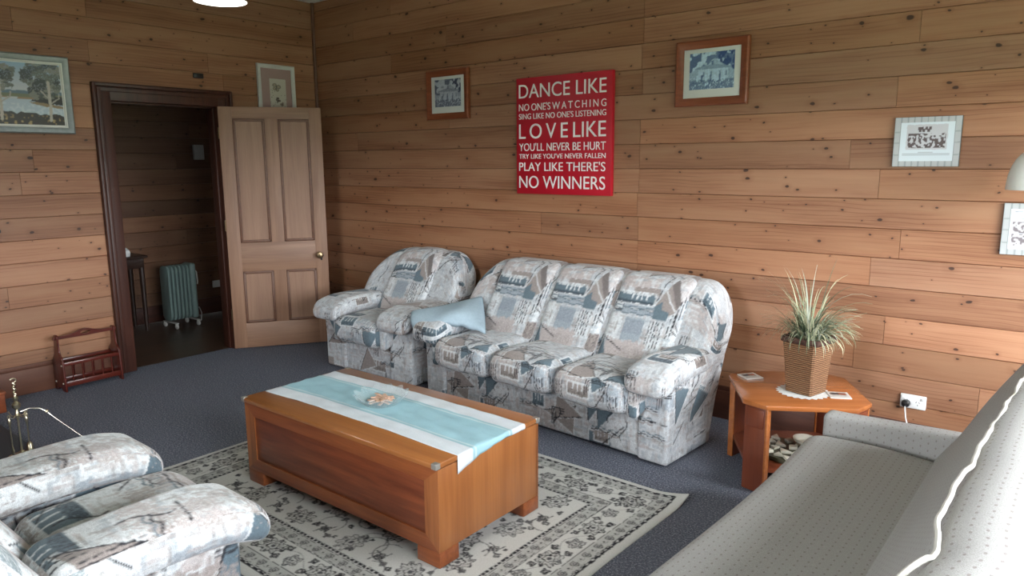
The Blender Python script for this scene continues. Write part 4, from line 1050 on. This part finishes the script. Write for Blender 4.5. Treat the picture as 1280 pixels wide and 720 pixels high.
pr2 += [(r-.003, z-.001) for r, z in pr2[::-1][:-2]]
b.lathe(pr2, 40, T((LX-5.66, 0, 1.43)), cap=False); b.build('lamp_shade', M_enamel, fl)
b = MB(); b.lathe([(0, 0), (.018, .006), (.026, .024), (.022, .046), (.013, .062), (.013, .085), (0, .085)], 20, T((LX-5.66, 0, 1.475))); b.build('bulb', M_white, fl)

# ------------------------------------------------------------------ pictures and the sign
def print_plane(name, cv, w, h, mat, parent, loc, res=220, axis='y'):
    nx, ny = max(8, int(w*res)), max(8, int(h*res)); u, v = np.meshgrid(np.linspace(0, 1, nx+1), np.linspace(0, 1, ny+1))
    c_ = cv.sample(u*cv.w*.996+cv.w*.002, (1-v)*cv.h*.996+cv.h*.002)
    if axis == 'y': P = np.stack([u*w-w/2, np.zeros(u.shape), v*h-h/2], -1)
    else: P = np.stack([np.zeros(u.shape), u*w-w/2, v*h-h/2], -1)
    I = np.arange((nx+1)*(ny+1)).reshape(ny+1, nx+1); F = np.stack([I[:-1, :-1], I[:-1, 1:], I[1:, 1:], I[1:, :-1]], -1).reshape(-1, 4)
    o = npmesh(name, P.reshape(-1, 3), F, mat, parent, c_.reshape(-1, 3)); o.location = loc; return o
def frame_bars(b, w, h, fw, d, ax='y', lip=.35):
    """four mitred moulding bars lying on a wall; ax='y' wall faces -Y, ax='x' faces +X"""
    prof = [(0, 0), (0, d*.75), (fw*.18, d), (fw*.5, d*.92), (fw*.8, d*.55), (fw, d*.5), (fw, 0)]
    cor = [(-w/2, -h/2), (w/2, -h/2), (w/2, h/2), (-w/2, h/2)]; sg = [(1, 1), (-1, 1), (-1, -1), (1, -1)]
    rings = []
    for (cx, cz), (sx, sz) in zip(cor, sg):
        ring = []
        for t_, dd in prof:
            x, z = cx+sx*t_, cz+sz*t_
            ring.append(b.bm.verts.new((x, -dd, z) if ax == 'y' else (dd, x, z)))
        rings.append(ring)
    for q in range(4):
        a, c_ = rings[q], rings[(q+1) % 4]
        for k in range(len(prof)-1): b.bm.faces.new((a[k], a[k+1], c_[k+1], c_[k]))
def house_photo(seed, tint):
    rs = np.random.RandomState(seed); lo_, hi_ = tint; tt = lambda g: tuple(np.array(lo_)*(1-g)+np.array(hi_)*g)
    cv = Cv(.30, .23, 500, tt(.55), seed); n = smooth_noise(cv.H, cv.W, 7, rs); n3 = smooth_noise(cv.H, cv.W, 3, rs)
    cv.put(cv.Y < .09+.03*n, tt(.85)); nb = smooth_noise(cv.H, cv.W, 16, rs); cv.put((nb+.3*n3 > .78) & (cv.Y < .13), tt(.2)); cv.put((n+.4*nb > .72) & (cv.X > .19) & (cv.Y < .12), tt(.05)); cv.put((nb > .45) & (cv.X < .08) & (cv.Y < .12), tt(.15))
    cv.rect(.06, .09, .26, .17, tt(.75), .003); cv.poly([(.11, .09), (.17, .04), (.24, .09)], tt(.6)); cv.poly([(.04, .095), (.16, .075), (.28, .095), (.28, .105), (.04, .105)], tt(.4))
    for x in (.08, .13, .19, .23): cv.rect(x, .10, x+.004, .175, tt(.95), .003); cv.rect(x+.012, .12, x+.022, .15, tt(.3), .006)
    cv.rect(.15, .055, .16, .08, tt(.1), .001); cv.rect(0, .17, .30, .23, tt(.3), .01); cv.put((n3 > .5) & (cv.Y > .17), tt(.14)); cv.put((n3 > .72) & (cv.Y > .15), tt(.8))
    for i in range(7): x = .05+.03*i; cv.rect(x, .14, x+.01, .18, tt(.1 if i % 2 else .9), .003)
    cv.a *= (.8+.4*n3)[..., None]; cv.a = np.clip(cv.a, 0, 1)
    return cv
def wood_framed(label, cx, cz, w, h, seed, tint, tilt):
    t = thing('picture_frame', label, 'picture', (cx, -.006, cz), 0, 'cedar-framed photographs'); t.rotation_euler = (0, tilt, 0)
    b = MB(); frame_bars(b, w, h, .048, .030); b.build('frame', M_frame_red, t)
    b = MB(); b.box(-w/2+.04, w/2-.04, -.010, 0, -h/2+.04, h/2-.04, .001); b.build('mount', plain('ivory_mount', L(208, 210, 206), .7), t)
    pw, ph = w-.17, h-.165; o = print_plane('photograph', house_photo(seed, tint), pw, ph, M_print, t, (0, -.0108, .012)); return t
wood_framed('small cedar-framed dark blue photograph of a house, left of the red sign', 1.668, 2.067, .445, .368, 4, (L(34, 42, 74), L(186, 192, 204)), 0)
wood_framed('cedar-framed bright blue photograph of a house and trees, right of the red sign', 3.798, 2.060, .445, .372, 9, (L(22, 56, 112), L(196, 222, 238)), 0)
def plank_framed(label, cx, cz, w, h, kind):
    t = thing('picture_frame', label, 'picture', (cx, -.004, cz), 0, 'grey plank-print photo boards')
    cv = Cv(w, h, 600, L(172, 174, 175), 6)
    for i in range(12): x = i*w/10.; cv.line([(x, 0), (x, h)], .0012, L(140, 146, 146), .002)
    for y in (h*.3, h*.52, h*.76): cv.line([(0, y), (w, y)], .001, L(146, 152, 150), .002)
    b = MB(); b.box(-w/2, w/2, -.016, 0, -h/2, h/2, .0015); b.build('board', plain('board_edge', L(70, 66, 62), .6), t)
    print_plane('frame', cv, w-.002, h-.002, M_print, t, (0, -.0165, 0), 300)
    iw, ih = w*.80, h*.78; pc = Cv(iw, ih, 600, L(204, 214, 220), 8); rs = np.random.RandomState(4); n = smooth_noise(pc.H, pc.W, 5, rs)
    if kind == 'group':
        dk = L(84, 72, 72); lt = L(186, 186, 190)
        pc.rect(iw*.12, ih*.06, iw*.88, ih*.70, lt, .003)
        for x, y in ((.33, .12), (.38, .12), (.46, .12), (.53, .12), (.34, .17), (.41, .17), (.50, .17)): pc.rect(iw*x, ih*y, iw*(x+.05), ih*(y+.08), dk, .001)
        pc.put((n > .46) & (pc.Y > ih*.28) & (pc.Y < ih*.66) & (pc.X > iw*.15) & (pc.X < iw*.85), dk)
        for i in range(13): x = iw*(.17+.052*i); y = ih*(.36+.16*rs.rand()); pc.disc(x, y, .0035, .0045, lt, .001); pc.disc(x, y+.014, .006, .010, lt if i % 2 else dk, .002)
        pc.rect(iw*.06, ih*.80, iw*.94, ih*.815, L(150, 158, 164), .0005); pc.rect(iw*.06, ih*.835, iw*.94, ih*.85, L(160, 168, 172), .0005); pc.rect(iw*.36, ih*.765, iw*.64, ih*.78, L(160, 168, 172), .0005)
    else:
        dk = L(120, 112, 116); lt = L(190, 186, 190)
        pc.rect(iw*.07, ih*.06, iw*.20, ih*.075, L(120, 120, 124), .0005); pc.rect(iw*.04, ih*.22, iw*.6, ih*.235, L(150, 150, 154), .0005)
        pc.rect(iw*.04, ih*.30, iw*.96, ih*.92, lt, .003); pc.put((n > .58) & (pc.Y > ih*.32) & (pc.Y < ih*.9) & (pc.X > iw*.05) & (pc.X < iw*.95), dk)
        pc.rect(iw*.04, ih*.60, iw*.96, ih*.615, L(206, 212, 216), .001)
    print_plane('photograph', pc, iw, ih, M_print, t, (0, -.0172, 0), 420)
plank_framed('small grey plank-print board with a brown group photograph, above the outlet', 4.9325, 1.643, .2915, .2405, 'group')
plank_framed('grey plank-print board of photographs cut by the right edge below the lamp', 5.425, 1.235, .2915, .2405, 'page')
# landscape painting on the left wall
def painting():
    w, h = .70, .50; t = thing('painting', 'landscape painting of a river and gum trees in a silver frame, upper left', 'painting', (.006, -2.398, 2.026))
    b = MB(); frame_bars(b, w, h+.015, .046, .030, 'x'); b.build('frame', M_silver, t)
    b = MB(); frame_bars(b, w-.080, h-.065, .018, .020, 'x'); o = b.build('slip', plain('white_slip', L(222, 220, 212), .4), t); o['label'] = 'thin white inner slip of the frame'
    iw, ih = w-.096, h-.081; cv = Cv(iw, ih, 320, L(150, 172, 190), 9); rs = np.random.RandomState(2); n = smooth_noise(cv.H, cv.W, 9, rs); n2 = smooth_noise(cv.H, cv.W, 4, rs)
    fy = cv.Y/ih
    a_ = np.clip((fy-.05)/.4, 0, 1)[..., None]; cv.a = np.array(L(138, 162, 184))*(1-a_)+np.array(L(192, 192, 194))*a_
    cv.put((fy > .44+.02*n) & (fy < .52), L(92, 112, 124)); cv.put((fy > .50) & (fy < .55), L(112, 112, 84)); cv.put((fy > .55) & (fy < .62) & (n > .35), L(150, 122, 92))
    cv.put(fy > .58, L(178, 190, 200)); cv.put((fy > .64) & (n2 > .6), L(196, 204, 210))
    cv.poly([(iw*.66, ih*.60), (iw*.76, ih*.54), (iw, ih*.52), (iw, ih*.66), (iw*.8, ih*.64)], L(44, 40, 36), .01); cv.poly([(iw*.64, ih*.625), (iw*.72, ih*.615), (iw, ih*.68), (iw, ih*.72), (iw*.75, ih*.675)], L(142, 118, 86), .006)
    cv.put(fy > .76+.06*cv.X/iw+.05*(n-.5), L(48, 42, 34)); cv.put((fy > .82) & (n2 > .62), L(128, 106, 70)); cv.put((fy > .88) & (n2 > .72), L(164, 140, 90))
    def gum(x, s, lean, k):
        for i in range(k):
            a, r = rs.rand()*6.3, rs.rand()**.6; px = x+lean*.3+r*s*.6*math.cos(a); py = ih*.27+r*s*.62*math.sin(a)
            cv.disc(px, py, s*rs.uniform(.12, .22), s*rs.uniform(.08, .16), [L(66, 70, 62), L(94, 96, 84), L(126, 124, 112), L(52, 56, 50)][rs.randint(4)], .02, 1, .06)
        cv.line([(x+lean*.0, ih*.3), (x, ih*.5), (x, ih*.70), (x-.004, ih*.90)], .018, L(182, 172, 158), .004); cv.line([(x+.002, ih*.58), (x-.05, ih*.44)], .009, L(170, 160, 148), .004); cv.line([(x+.004, ih*.64), (x+.055, ih*.55), (x+.06, ih*.48)], .008, L(170, 160, 148), .004)
    gum(iw*.855, .19, -.10, 60); gum(iw*.38, .15, .02, 40)
    print_plane('canvas', cv, iw, ih, attr_mat('oil_paint', .35, .5), t, (.0095, 0, 0), 320, 'x')
painting()
def butterfly():
    w, h = .362, .478; t = thing('picture_frame', 'pale-framed butterfly print on the left wall behind the open door', 'picture', (.006, -.420, 2.15), 0)
    b = MB(); frame_bars(b, w, h, .034, .026, 'x'); b.build('frame', M_wframe, t)
    b = MB(); b.box(0, .008, -w/2+.03, w/2-.03, -h/2+.03, h/2-.03, .001); b.build('mount', plain('dusty_pink_mount', L(160, 132, 128), .8), t)
    iw, ih = .158, .245; cv = Cv(iw, ih, 500, L(190, 184, 174), 3); rs = np.random.RandomState(1)
    def fly(x, y, s, c1, c2, an):
        for q in (-1, 1):
            for dx, dy, a, b_ in ((.5, -.35, .55, .38), (.35, .35, .38, .32)):
                px, py = q*dx*s, dy*s; cv.disc(x+px*math.cos(an)-py*math.sin(an), y+px*math.sin(an)+py*math.cos(an), a*s, b_*s, c1, .004); cv.disc(x+px*math.cos(an)-py*math.sin(an), y+px*math.sin(an)+py*math.cos(an), a*s*.5, b_*s*.5, c2, .004)
        cv.disc(x, y, .003, s*.45, L(60, 54, 50), .001)
    fly(iw*.40, ih*.30, .042, L(128, 122, 112), L(164, 150, 132), .3); fly(iw*.46, ih*.72, .024, L(80, 70, 66), L(120, 90, 80), .9); fly(iw*.72, ih*.86, .020, L(120, 104, 96), L(150, 134, 120), -.6)
    for i in range(26): x, y = rs.rand()*iw, rs.uniform(.35, 1)*ih; cv.disc(x, y, .004, .003, L(112, 110, 100), .002)
    print_plane('print', cv, iw, ih, M_print, t, (.0088, .012, .0), 400, 'x')
butterfly()
# red word sign
SX0, SX1, SZ0, SZ1 = 2.355, 3.142, 1.335, 2.130
sg = thing('wall_sign', 'large red board sign with white DANCE LIKE lettering above the sofa', 'sign', ((SX0+SX1)/2, 0, (SZ0+SZ1)/2))
sw, sh = SX1-SX0, SZ1-SZ0
b = MB(); b.box(-sw/2, sw/2, -.032, -.001, -sh/2, sh/2, .002); b.build('board', M_red, sg)
LINES = [('DANCE LIKE', .055, .172), ("NO ONE'S W A T C H I N G", .218, .280), ("SING LIKE NO ONE'S LISTENING", .302, .352), ('L O V E LIKE', .392, .520),
         ("YOU'LL NEVER BE HURT", .557, .626), ("TRY LIKE YOU'VE NEVER FALLEN", .650, .693), ("PLAY LIKE THERE'S", .722, .800), ('NO WINNERS', .842, .950)]
def lettering():
    for txt, f0, f1 in LINES:
        cu = bpy.data.curves.new('lettering', 'FONT'); cu.body = txt; cu.size = 1; cu.extrude = .004; cu.resolution_u = 6
        if txt.startswith('L O'): cu.space_word = .75
        if 'W A T' in txt: cu.space_word = .8
        o = bpy.data.objects.new('lettering_source', cu); COL.objects.link(o); bpy.context.view_layer.update()
        dg = bpy.context.evaluated_depsgraph_get(); me = bpy.data.meshes.new_from_object(o.evaluated_get(dg)); bpy.data.objects.remove(o); bpy.data.curves.remove(cu)
        n = len(me.vertices); co = np.zeros(n*3, np.float32); me.vertices.foreach_get('co', co); co = co.reshape(-1, 3)
        lo, hi = co.min(0), co.max(0); x0, x1 = -sw/2+sw*.032, sw/2-sw*.055
        # capital height from the outline: the bounding box of capitals
        u = (co[:, 0]-lo[0])/(hi[0]-lo[0]); v = (co[:, 1]-lo[1])/(hi[1]-lo[1])
        out = np.zeros_like(co); out[:, 0] = x0+u*(x1-x0); zt, zb = sh/2-f0*sh, sh/2-f1*sh; out[:, 2] = zb+v*(zt-zb); out[:, 1] = -.0335-(co[:, 2]-lo[2])*.3
        me.vertices.foreach_set('co', out.ravel()); me.name = 'lettering'; me.materials.clear(); me.update(); link('lettering', me, M_letter, sg)
lettering()

# ------------------------------------------------------------------ small fittings on the left wall, pendant
b = MB(); b.box(.001, .018, -1.155, -1.070, 2.222, 2.262, .008); o = b.build('wall_sensor', M_black); tag(o, 'small rounded black fitting on the boards above the doorway', 'sensor')
PX, PY, PZ = 1.610, -1.795, 2.476
pd = thing('pendant_lamp', 'lit white pendant lamp hanging from the ceiling, cut by the top edge', 'lamp', (PX, PY, PZ))
b = MB(); R_ = .148
pr3 = [(.022, .135), (.030, .118)]+[(.03+(R_-.03)*t, .118*(1-t**1.25)) for t in np.linspace(.1, 1, 12)]; pr3 += [(r-.003 if r > .02 else r, z-.003) for r, z in pr3[::-1]]
b.lathe(pr3, 48, cap=False); b.build('lamp_shade', M_enamel, pd)
def glow(name, c, s):
    m, nt, b_ = new_mat(name); b_.inputs['Base Color'].default_value = (.9, .9, .9, 1); b_.inputs['Emission Color'].default_value = (*c, 1); b_.inputs['Emission Strength'].default_value = s; return m
b = MB(); b.lathe([(0, -.012), (.022, -.006), (.033, .012), (.030, .034), (.018, .056), (.014, .09), (0, .09)], 24); b.build('bulb', glow('lit_bulb', (.80, .97, 1.0), 130), pd)
b = MB(); b.tube([(0, 0, .13), (0, 0, CZ-PZ-.02)], .004, 8); b.lathe([(.0, CZ-PZ), (.05, CZ-PZ), (.045, CZ-PZ-.03), (0, CZ-PZ-.032)], 20); b.lathe([(0, .10), (.020, .10), (.022, .155), (.008, .17), (0, .17)], 16); b.build('cord', M_white, pd)

# ------------------------------------------------------------------ magazine rack, fireplace end, fire tools
mr = thing('magazine_rack', 'dark red wooden magazine rack with spindles against the left wall', 'magazine rack', (.028, -2.356, 0), math.radians(3)); mr.scale = (1.28, 1.0, 1.06)
RL = .395
def end_board(y):
    b = MB(); out = [(.0, 0), (.030, 0), (.045, .02), (.085, .02), (.100, 0), (.132, 0), (.126, .10), (.122, .205), (.112, .222), (.092, .240), (.084, .262), (.082, .33), (.084, .362), (.072, .375), (.052, .375), (.040, .362), (.042, .33), (.040, .262), (.032, .240), (.012, .222), (.002, .205), (-.002, .10)]
    b.prism(out, 0, .013, Matrix(((1, 0, 0, 0), (0, 0, 1, y), (0, 1, 0, 0), (0, 0, 0, 1))), .002); b.build('end_board', M_maho, mr)
    for x, z in ((.108, .055), (.108, .175), (.02, .055)):
        b = MB(); b.lathe([(0, 0), (.006, 0), (.005, .003), (0, .004)], 10, T((x, y if y < .2 else y+.013, z)) @ RXm(PI/2 if y < .2 else -PI/2))
        b.build('screw_cap', M_cream, mr)
end_board(0); end_board(RL-.013)
b = MB()                                           # handle bar with an oval grip
n = 40; up, dn = [], []
for k in range(n+1):
    t_ = k/n; y = -.012+t_*(RL+.024); c_ = math.exp(-((t_-.5)/.16)**2); zc = .352+.012*c_; hh = .010+.014*c_
    up.append((y, zc+hh)); dn.append((y, zc-hh))
hole = [(RL/2+.034*math.cos(a), .364+.0115*math.sin(a)) for a in np.linspace(0, 2*PI, 33)[:-1]]
def strip(xa, xb):
    bm = b.bm; H_ = [[bm.verts.new((x, y, z)) for y, z in hole] for x in (xa, xb)]; U_ = [[bm.verts.new((x, y, z)) for y, z in up] for x in (xa, xb)]; D_ = [[bm.verts.new((x, y, z)) for y, z in dn] for x in (xa, xb)]
    k0, k1 = int(n*.38), n-int(n*.38)
    for s in (0, 1):
        for k in range(n):
            if k < k0 or k >= k1: f = (D_[s][k], D_[s][k+1], U_[s][k+1], U_[s][k]); bm.faces.new(f if s else f[::-1])
        # ring of faces round the hole
        loop = U_[s][k0:k1+1][::-1]+D_[s][k0:k1+1]; m_ = len(loop); hh = H_[s]
        def near(v): return min(range(len(hh)), key=lambda i: (hh[i].co-v.co).length)
        idx = []
        for v in loop:
            a = math.atan2((v.co.z-.364)*2.4, v.co.y-RL/2) % (2*PI); idx.append(int(round(a/(2*PI)*32)) % 32)
        for k in range(m_):
            v0, v1 = loop[k], loop[(k+1) % m_]; i0, i1 = idx[k], idx[(k+1) % m_]
            vs = [v0, v1]; i = i1; st = 0
            vs.append(hh[i1])
            while i != i0 and st < 20: i = (i-1) % 32; vs.append(hh[i]); st += 1
            try: bm.faces.new(vs)
            except Exception: pass
    for k in range(n):
        bm.faces.new((U_[0][k], U_[0][k+1], U_[1][k+1], U_[1][k])); bm.faces.new((D_[0][k], D_[1][k], D_[1][k+1], D_[0][k+1]))
    for k in range(32): bm.faces.new((H_[0][k], H_[0][(k+1) % 32], H_[1][(k+1) % 32], H_[1][k]))
    bm.faces.new((U_[0][0], U_[1][0], D_[1][0], D_[0][0])); bm.faces.new((U_[0][n], D_[0][n], D_[1][n], U_[1][n]))
strip(.054, .070); b.build('handle', M_maho, mr)
for x in (.112, .006):
    for nm, z0_, z1_ in (('top_rail', .170, .195), ('bottom_rail', .035, .066)):
        b = MB(); b.box(x-.006, x+.008, .012, RL-.012, z0_, z1_, .003); b.build(nm, M_maho, mr)
    for k in range(5):
        b = MB(); y = RL*(k+1)/6; b.lathe([(.004, .06), (.0055, .09), (.004, .115), (.0055, .14), (.004, .175)], 10, T((x+.001, y, 0))); b.build('spindle', M_maho, mr)
b = MB(); b.box(.0, .118, .012, RL-.012, .030, .040, .001); b.build('bottom_board', M_maho, mr)
# fireplace end at the left edge
b = MB(); b.box(.0, 1.35, -4.55, -2.86, .0005, .022, .004); o = b.build('hearth', M_slate); tag(o, 'dark speckled stone hearth slab at the left edge', 'hearth', kind='structure')
fp = thing('fireplace_surround', 'fireplace surround with dark mantel shelf, barely showing at the left edge', 'fireplace', (0, -3.65, 0))
b = MB(); b.box(.001, .16, -1.05, 1.05, 1.128, 1.150, .004); b.box(.001, .14, -1.03, 1.03, 1.108, 1.128, .006); b.build('mantel_shelf', M_black, fp)
for s in (-1, 1):
    b = MB(); y = s*.80; b.box(.024, .10, y-.11, y+.11, .145, 1.108, .004); b.box(.024, .115, y-.125, y+.125, .0225, .145, .005); b.build('pilaster', M_frame_red, fp)
b = MB(); b.box(.024, .09, -.69, .69, .86, 1.107, .004); b.build('frieze', M_frame_red, fp)
b = MB(); b.box(.002, .03, -.69, .69, .0225, .86, .002); b.build('firebox', M_black, fp)
b = MB(); b.box(.26, .34, -2.96, -2.742, .0, .135, .004); b.box(.255, .345, -2.965, -2.735, .115, .138, .004); o = b.build('hearth_stool', M_frame_red); tag(o, 'low red-brown wooden block on the floor at the left edge', 'stool')
# brass companion set
FX, FY = 1.30, -2.945
ft = thing('fire_tool_stand', 'brass fire tool stand behind the foreground armchair', 'fire tool stand', (FX, FY, 0.022), 0); ft.scale = (.88,)*3
b = MB(); b.lathe([(0, 0), (.075, 0), (.075, .008), (.05, .014), (.02, .03), (.008, .04), (0, .04)], 28); b.build('base', M_brass, ft)
b = MB(); b.lathe([(.006, .035), (.006, .24), (.010, .245), (.010, .255), (.018, .262), (.010, .272), (.008, .30), (.022, .312), (.024, .330), (.014, .345), (.008, .35), (.014, .36), (.016, .372), (.008, .382), (.007, .39)], 16)
pts = [(.004*math.sin(k*1.3), .006*math.cos(k*1.3), .388+.0065*k) for k in range(13)]; b.tube(pts, .007, 8)
pts = [(0, .016*math.cos(a)-.002, .478+.013*math.sin(a)) for a in np.linspace(-1.5, 2.6, 14)]; b.tube(pts, .0045, 8); b.build('stem', M_brass, ft)
b = MB()
for a in (0, PI/2, PI, 3*PI/2):
    pts = [((.012+.05*t)*math.cos(a+.5), (.012+.05*t)*math.sin(a+.5), .266-.02*math.sin(t*PI)+.014*t) for t in np.linspace(0, 1, 9)]; b.tube(pts, .003, 8)
b.build('hook', M_brass, ft)
def tool(nm, label, a, tipfn):
    x, y = FX+.053*math.cos(a+.5), FY+.053*math.sin(a+.5)
    t = thing(nm, label, nm.split('_')[-1], (x, y, .022)); t.scale = (.88,)*3; b = MB()
    b.tube([(0, .008*math.cos(q), .270+.010*math.sin(q)) for q in np.linspace(0, 2*PI, 13)[:-1]], .0025, 6, True)
    b.lathe([(.003, .262), (.007, .254), (.009, .236), (.006, .215), (.004, .205), (.0035, .07)], 10); b.build('handle', M_brass, t)
    b = MB(); tipfn(b); b.build('head', M_brass, t)
tool('fire_shovel', 'brass fire shovel hanging on the near side of the fire tool stand', -PI/2, lambda b: b.prism([(-.018, 0), (.018, 0), (.022, .05), (.008, .072), (-.008, .072), (-.022, .05)], -.002, .002, T((0, 0, .016)) @ RXm(PI/2), .001))
tool('fire_poker', 'brass fire poker hanging on the right of the fire tool stand', 0, lambda b: b.tube([(0, 0, .072), (0, 0, .03), (.006, 0, .018), (.018, 0, .03)], .0035, 8))
tool('hearth_brush', 'brass-handled hearth brush hanging on the far side of the fire tool stand', PI/2, lambda b: b.lathe([(.004, .075), (.016, .06), (.020, .02), (.0, .016)], 14))
tg = thing('fire_tongs', 'pale metal fire tongs leaning out from the fire tool stand', 'tongs', (FX, FY, .022))
b = MB(); b.tube([(.015, .012, .25), (.03, .05, .262), (.05, .09, .255), (.06, .115, .235)], .0055, 8)
b.tube([(.06, .115, .235), (.068, .128, .218), (.10, .17, .165), (.15, .24, .08), (.19, .30, .010)], [.006, .004, .0035, .003, .003], 8); b.build('arm', M_steel, tg)
b = MB(); b.lathe([(0, -.010), (.008, -.006), (.010, 0), (.008, .006), (0, .010)], 12, T((.062, .118, .234))); b.build('pivot', M_brass, tg)

# ------------------------------------------------------------------ in the hallway
ht = thing('oil_heater', 'pale teal oil column heater on castors in the dark hallway', 'heater', (-1.25, -.812, -.004), math.radians(3))
def fin(y, w=.075, th=.020):
    b = MB(); out = []
    z0_, z1_ = .075, .605; r = .045
    for cx, cz, a0 in ((w-r, z0_+r, -PI/2), (w-r, z1_-r, 0), (-w+r, z1_-r, PI/2), (-w+r, z0_+r, PI)):
        for k in range(6): a = a0+k*PI/10; out.append((cx+r*math.cos(a), cz+r*math.sin(a)))
    b.prism(out, -th/2, th/2, Matrix(((1, 0, 0, 0), (0, 0, 1, y), (0, 1, 0, 0), (0, 0, 0, 1))), .007)
    return b
for k in range(6): fin(-.125+.038*k).build('fin', M_teal, ht)
b = MB()
for z in (.125, .555): b = MB(); b.lathe([(.028, -.13), (.028, .10)], 16, T((0, 0, z)) @ RXm(-PI/2)); b.build('oil_pipe', M_teal, ht)
b = MB(); b.box(-.078, .078, .088, .150, .070, .612, .022, seg=3); hb = b.build('control_box', M_teal, ht)
b = MB(); b.tube([(.02, .152, .55), (.05, .165, .52), (.055, .168, .42), (.05, .165, .40)], .006, 8); b.build('handle', M_wframe, ht); b = MB(); b.tube([(0, .152, .14), (.01, .19, .16), (.02, .205, .10), (.03, .19, .03), (.02, .16, .012)], .004, 8); b.build('cord', M_wframe, ht)
for y in (-.105, .115): b = MB(); b.box(-.125, .125, y-.012, y+.012, .052, .062, .003); b.build('castor_bar', M_wframe, ht)
for x in (-.105, .105):
    for y in (-.105, .115):
        b = MB(); b.lathe([(0, -.010), (.020, -.010), (.024, -.005), (.024, .005), (.020, .010), (0, .010)], 18, T((x, y, .024)) @ RXm(PI/2)); b.box(x-.006, x+.006, y-.014, y+.014, .024, .054, .002); b.build('castor', M_wframe, ht)
tl = thing('console_table', 'narrow dark side table standing in the hallway left of the heater', 'table', (-1.43, -1.40, -.004))
b = MB(); b.box(-.17, .17, -.33, .33, .700, .722, .006); b.build('tabletop', M_dark_furn, tl)
b = MB(); b.box(-.145, .145, -.30, .30, .605, .700, .003); b.build('apron', M_dark_furn, tl)
for x in (-.125, .125):
    for y in (-.28, .28):
        b = MB(); b.lathe([(.014, 0), (.018, .05), (.022, .35), (.024, .55), (.024, .61)], 12, T((x, y, 0))); b.build('leg', M_dark_furn, tl)
b = MB(); b.lathe([(0, 0), (.045, 0), (.050, .03), (.042, .058), (.022, .078), (0, .082)], 24, T((0, 0, 0))); b.lathe([(0, .0), (.022, .0), (.022, .01), (0, .012)], 16, T((.044, .008, .040)) @ RYm(PI/2))
o = b.build('ornament', M_white); o.location = (-1.34, -1.245, .718); tag(o, 'small rounded white ornament on the dark hall table', 'ornament')
b = MB(); b.box(.001, .030, -.055, .055, -.075, .075, .006); b.box(.029, .033, -.045, .045, -.03, .065, .002); o = b.build('switch_panel', M_wframe); o.location = (HX, -.32, 1.675); tag(o, 'pale wall panel high on the hallway boards', 'wall panel')
ot2 = thing('power_outlet', 'white power outlet low on the hallway wall right of the heater', 'power outlet', (HX, -.215, .30))
b = MB(); b.box(.001, .010, -.060, .060, -.0365, .0365, .003); b.build('plate', M_white, ot2)
for y in (-.045, .045):
    b = MB(); b.box(.009, .0135, y-.009, y+.009, .012, .026, .001); b.build('rocker_switch', M_white, ot2)
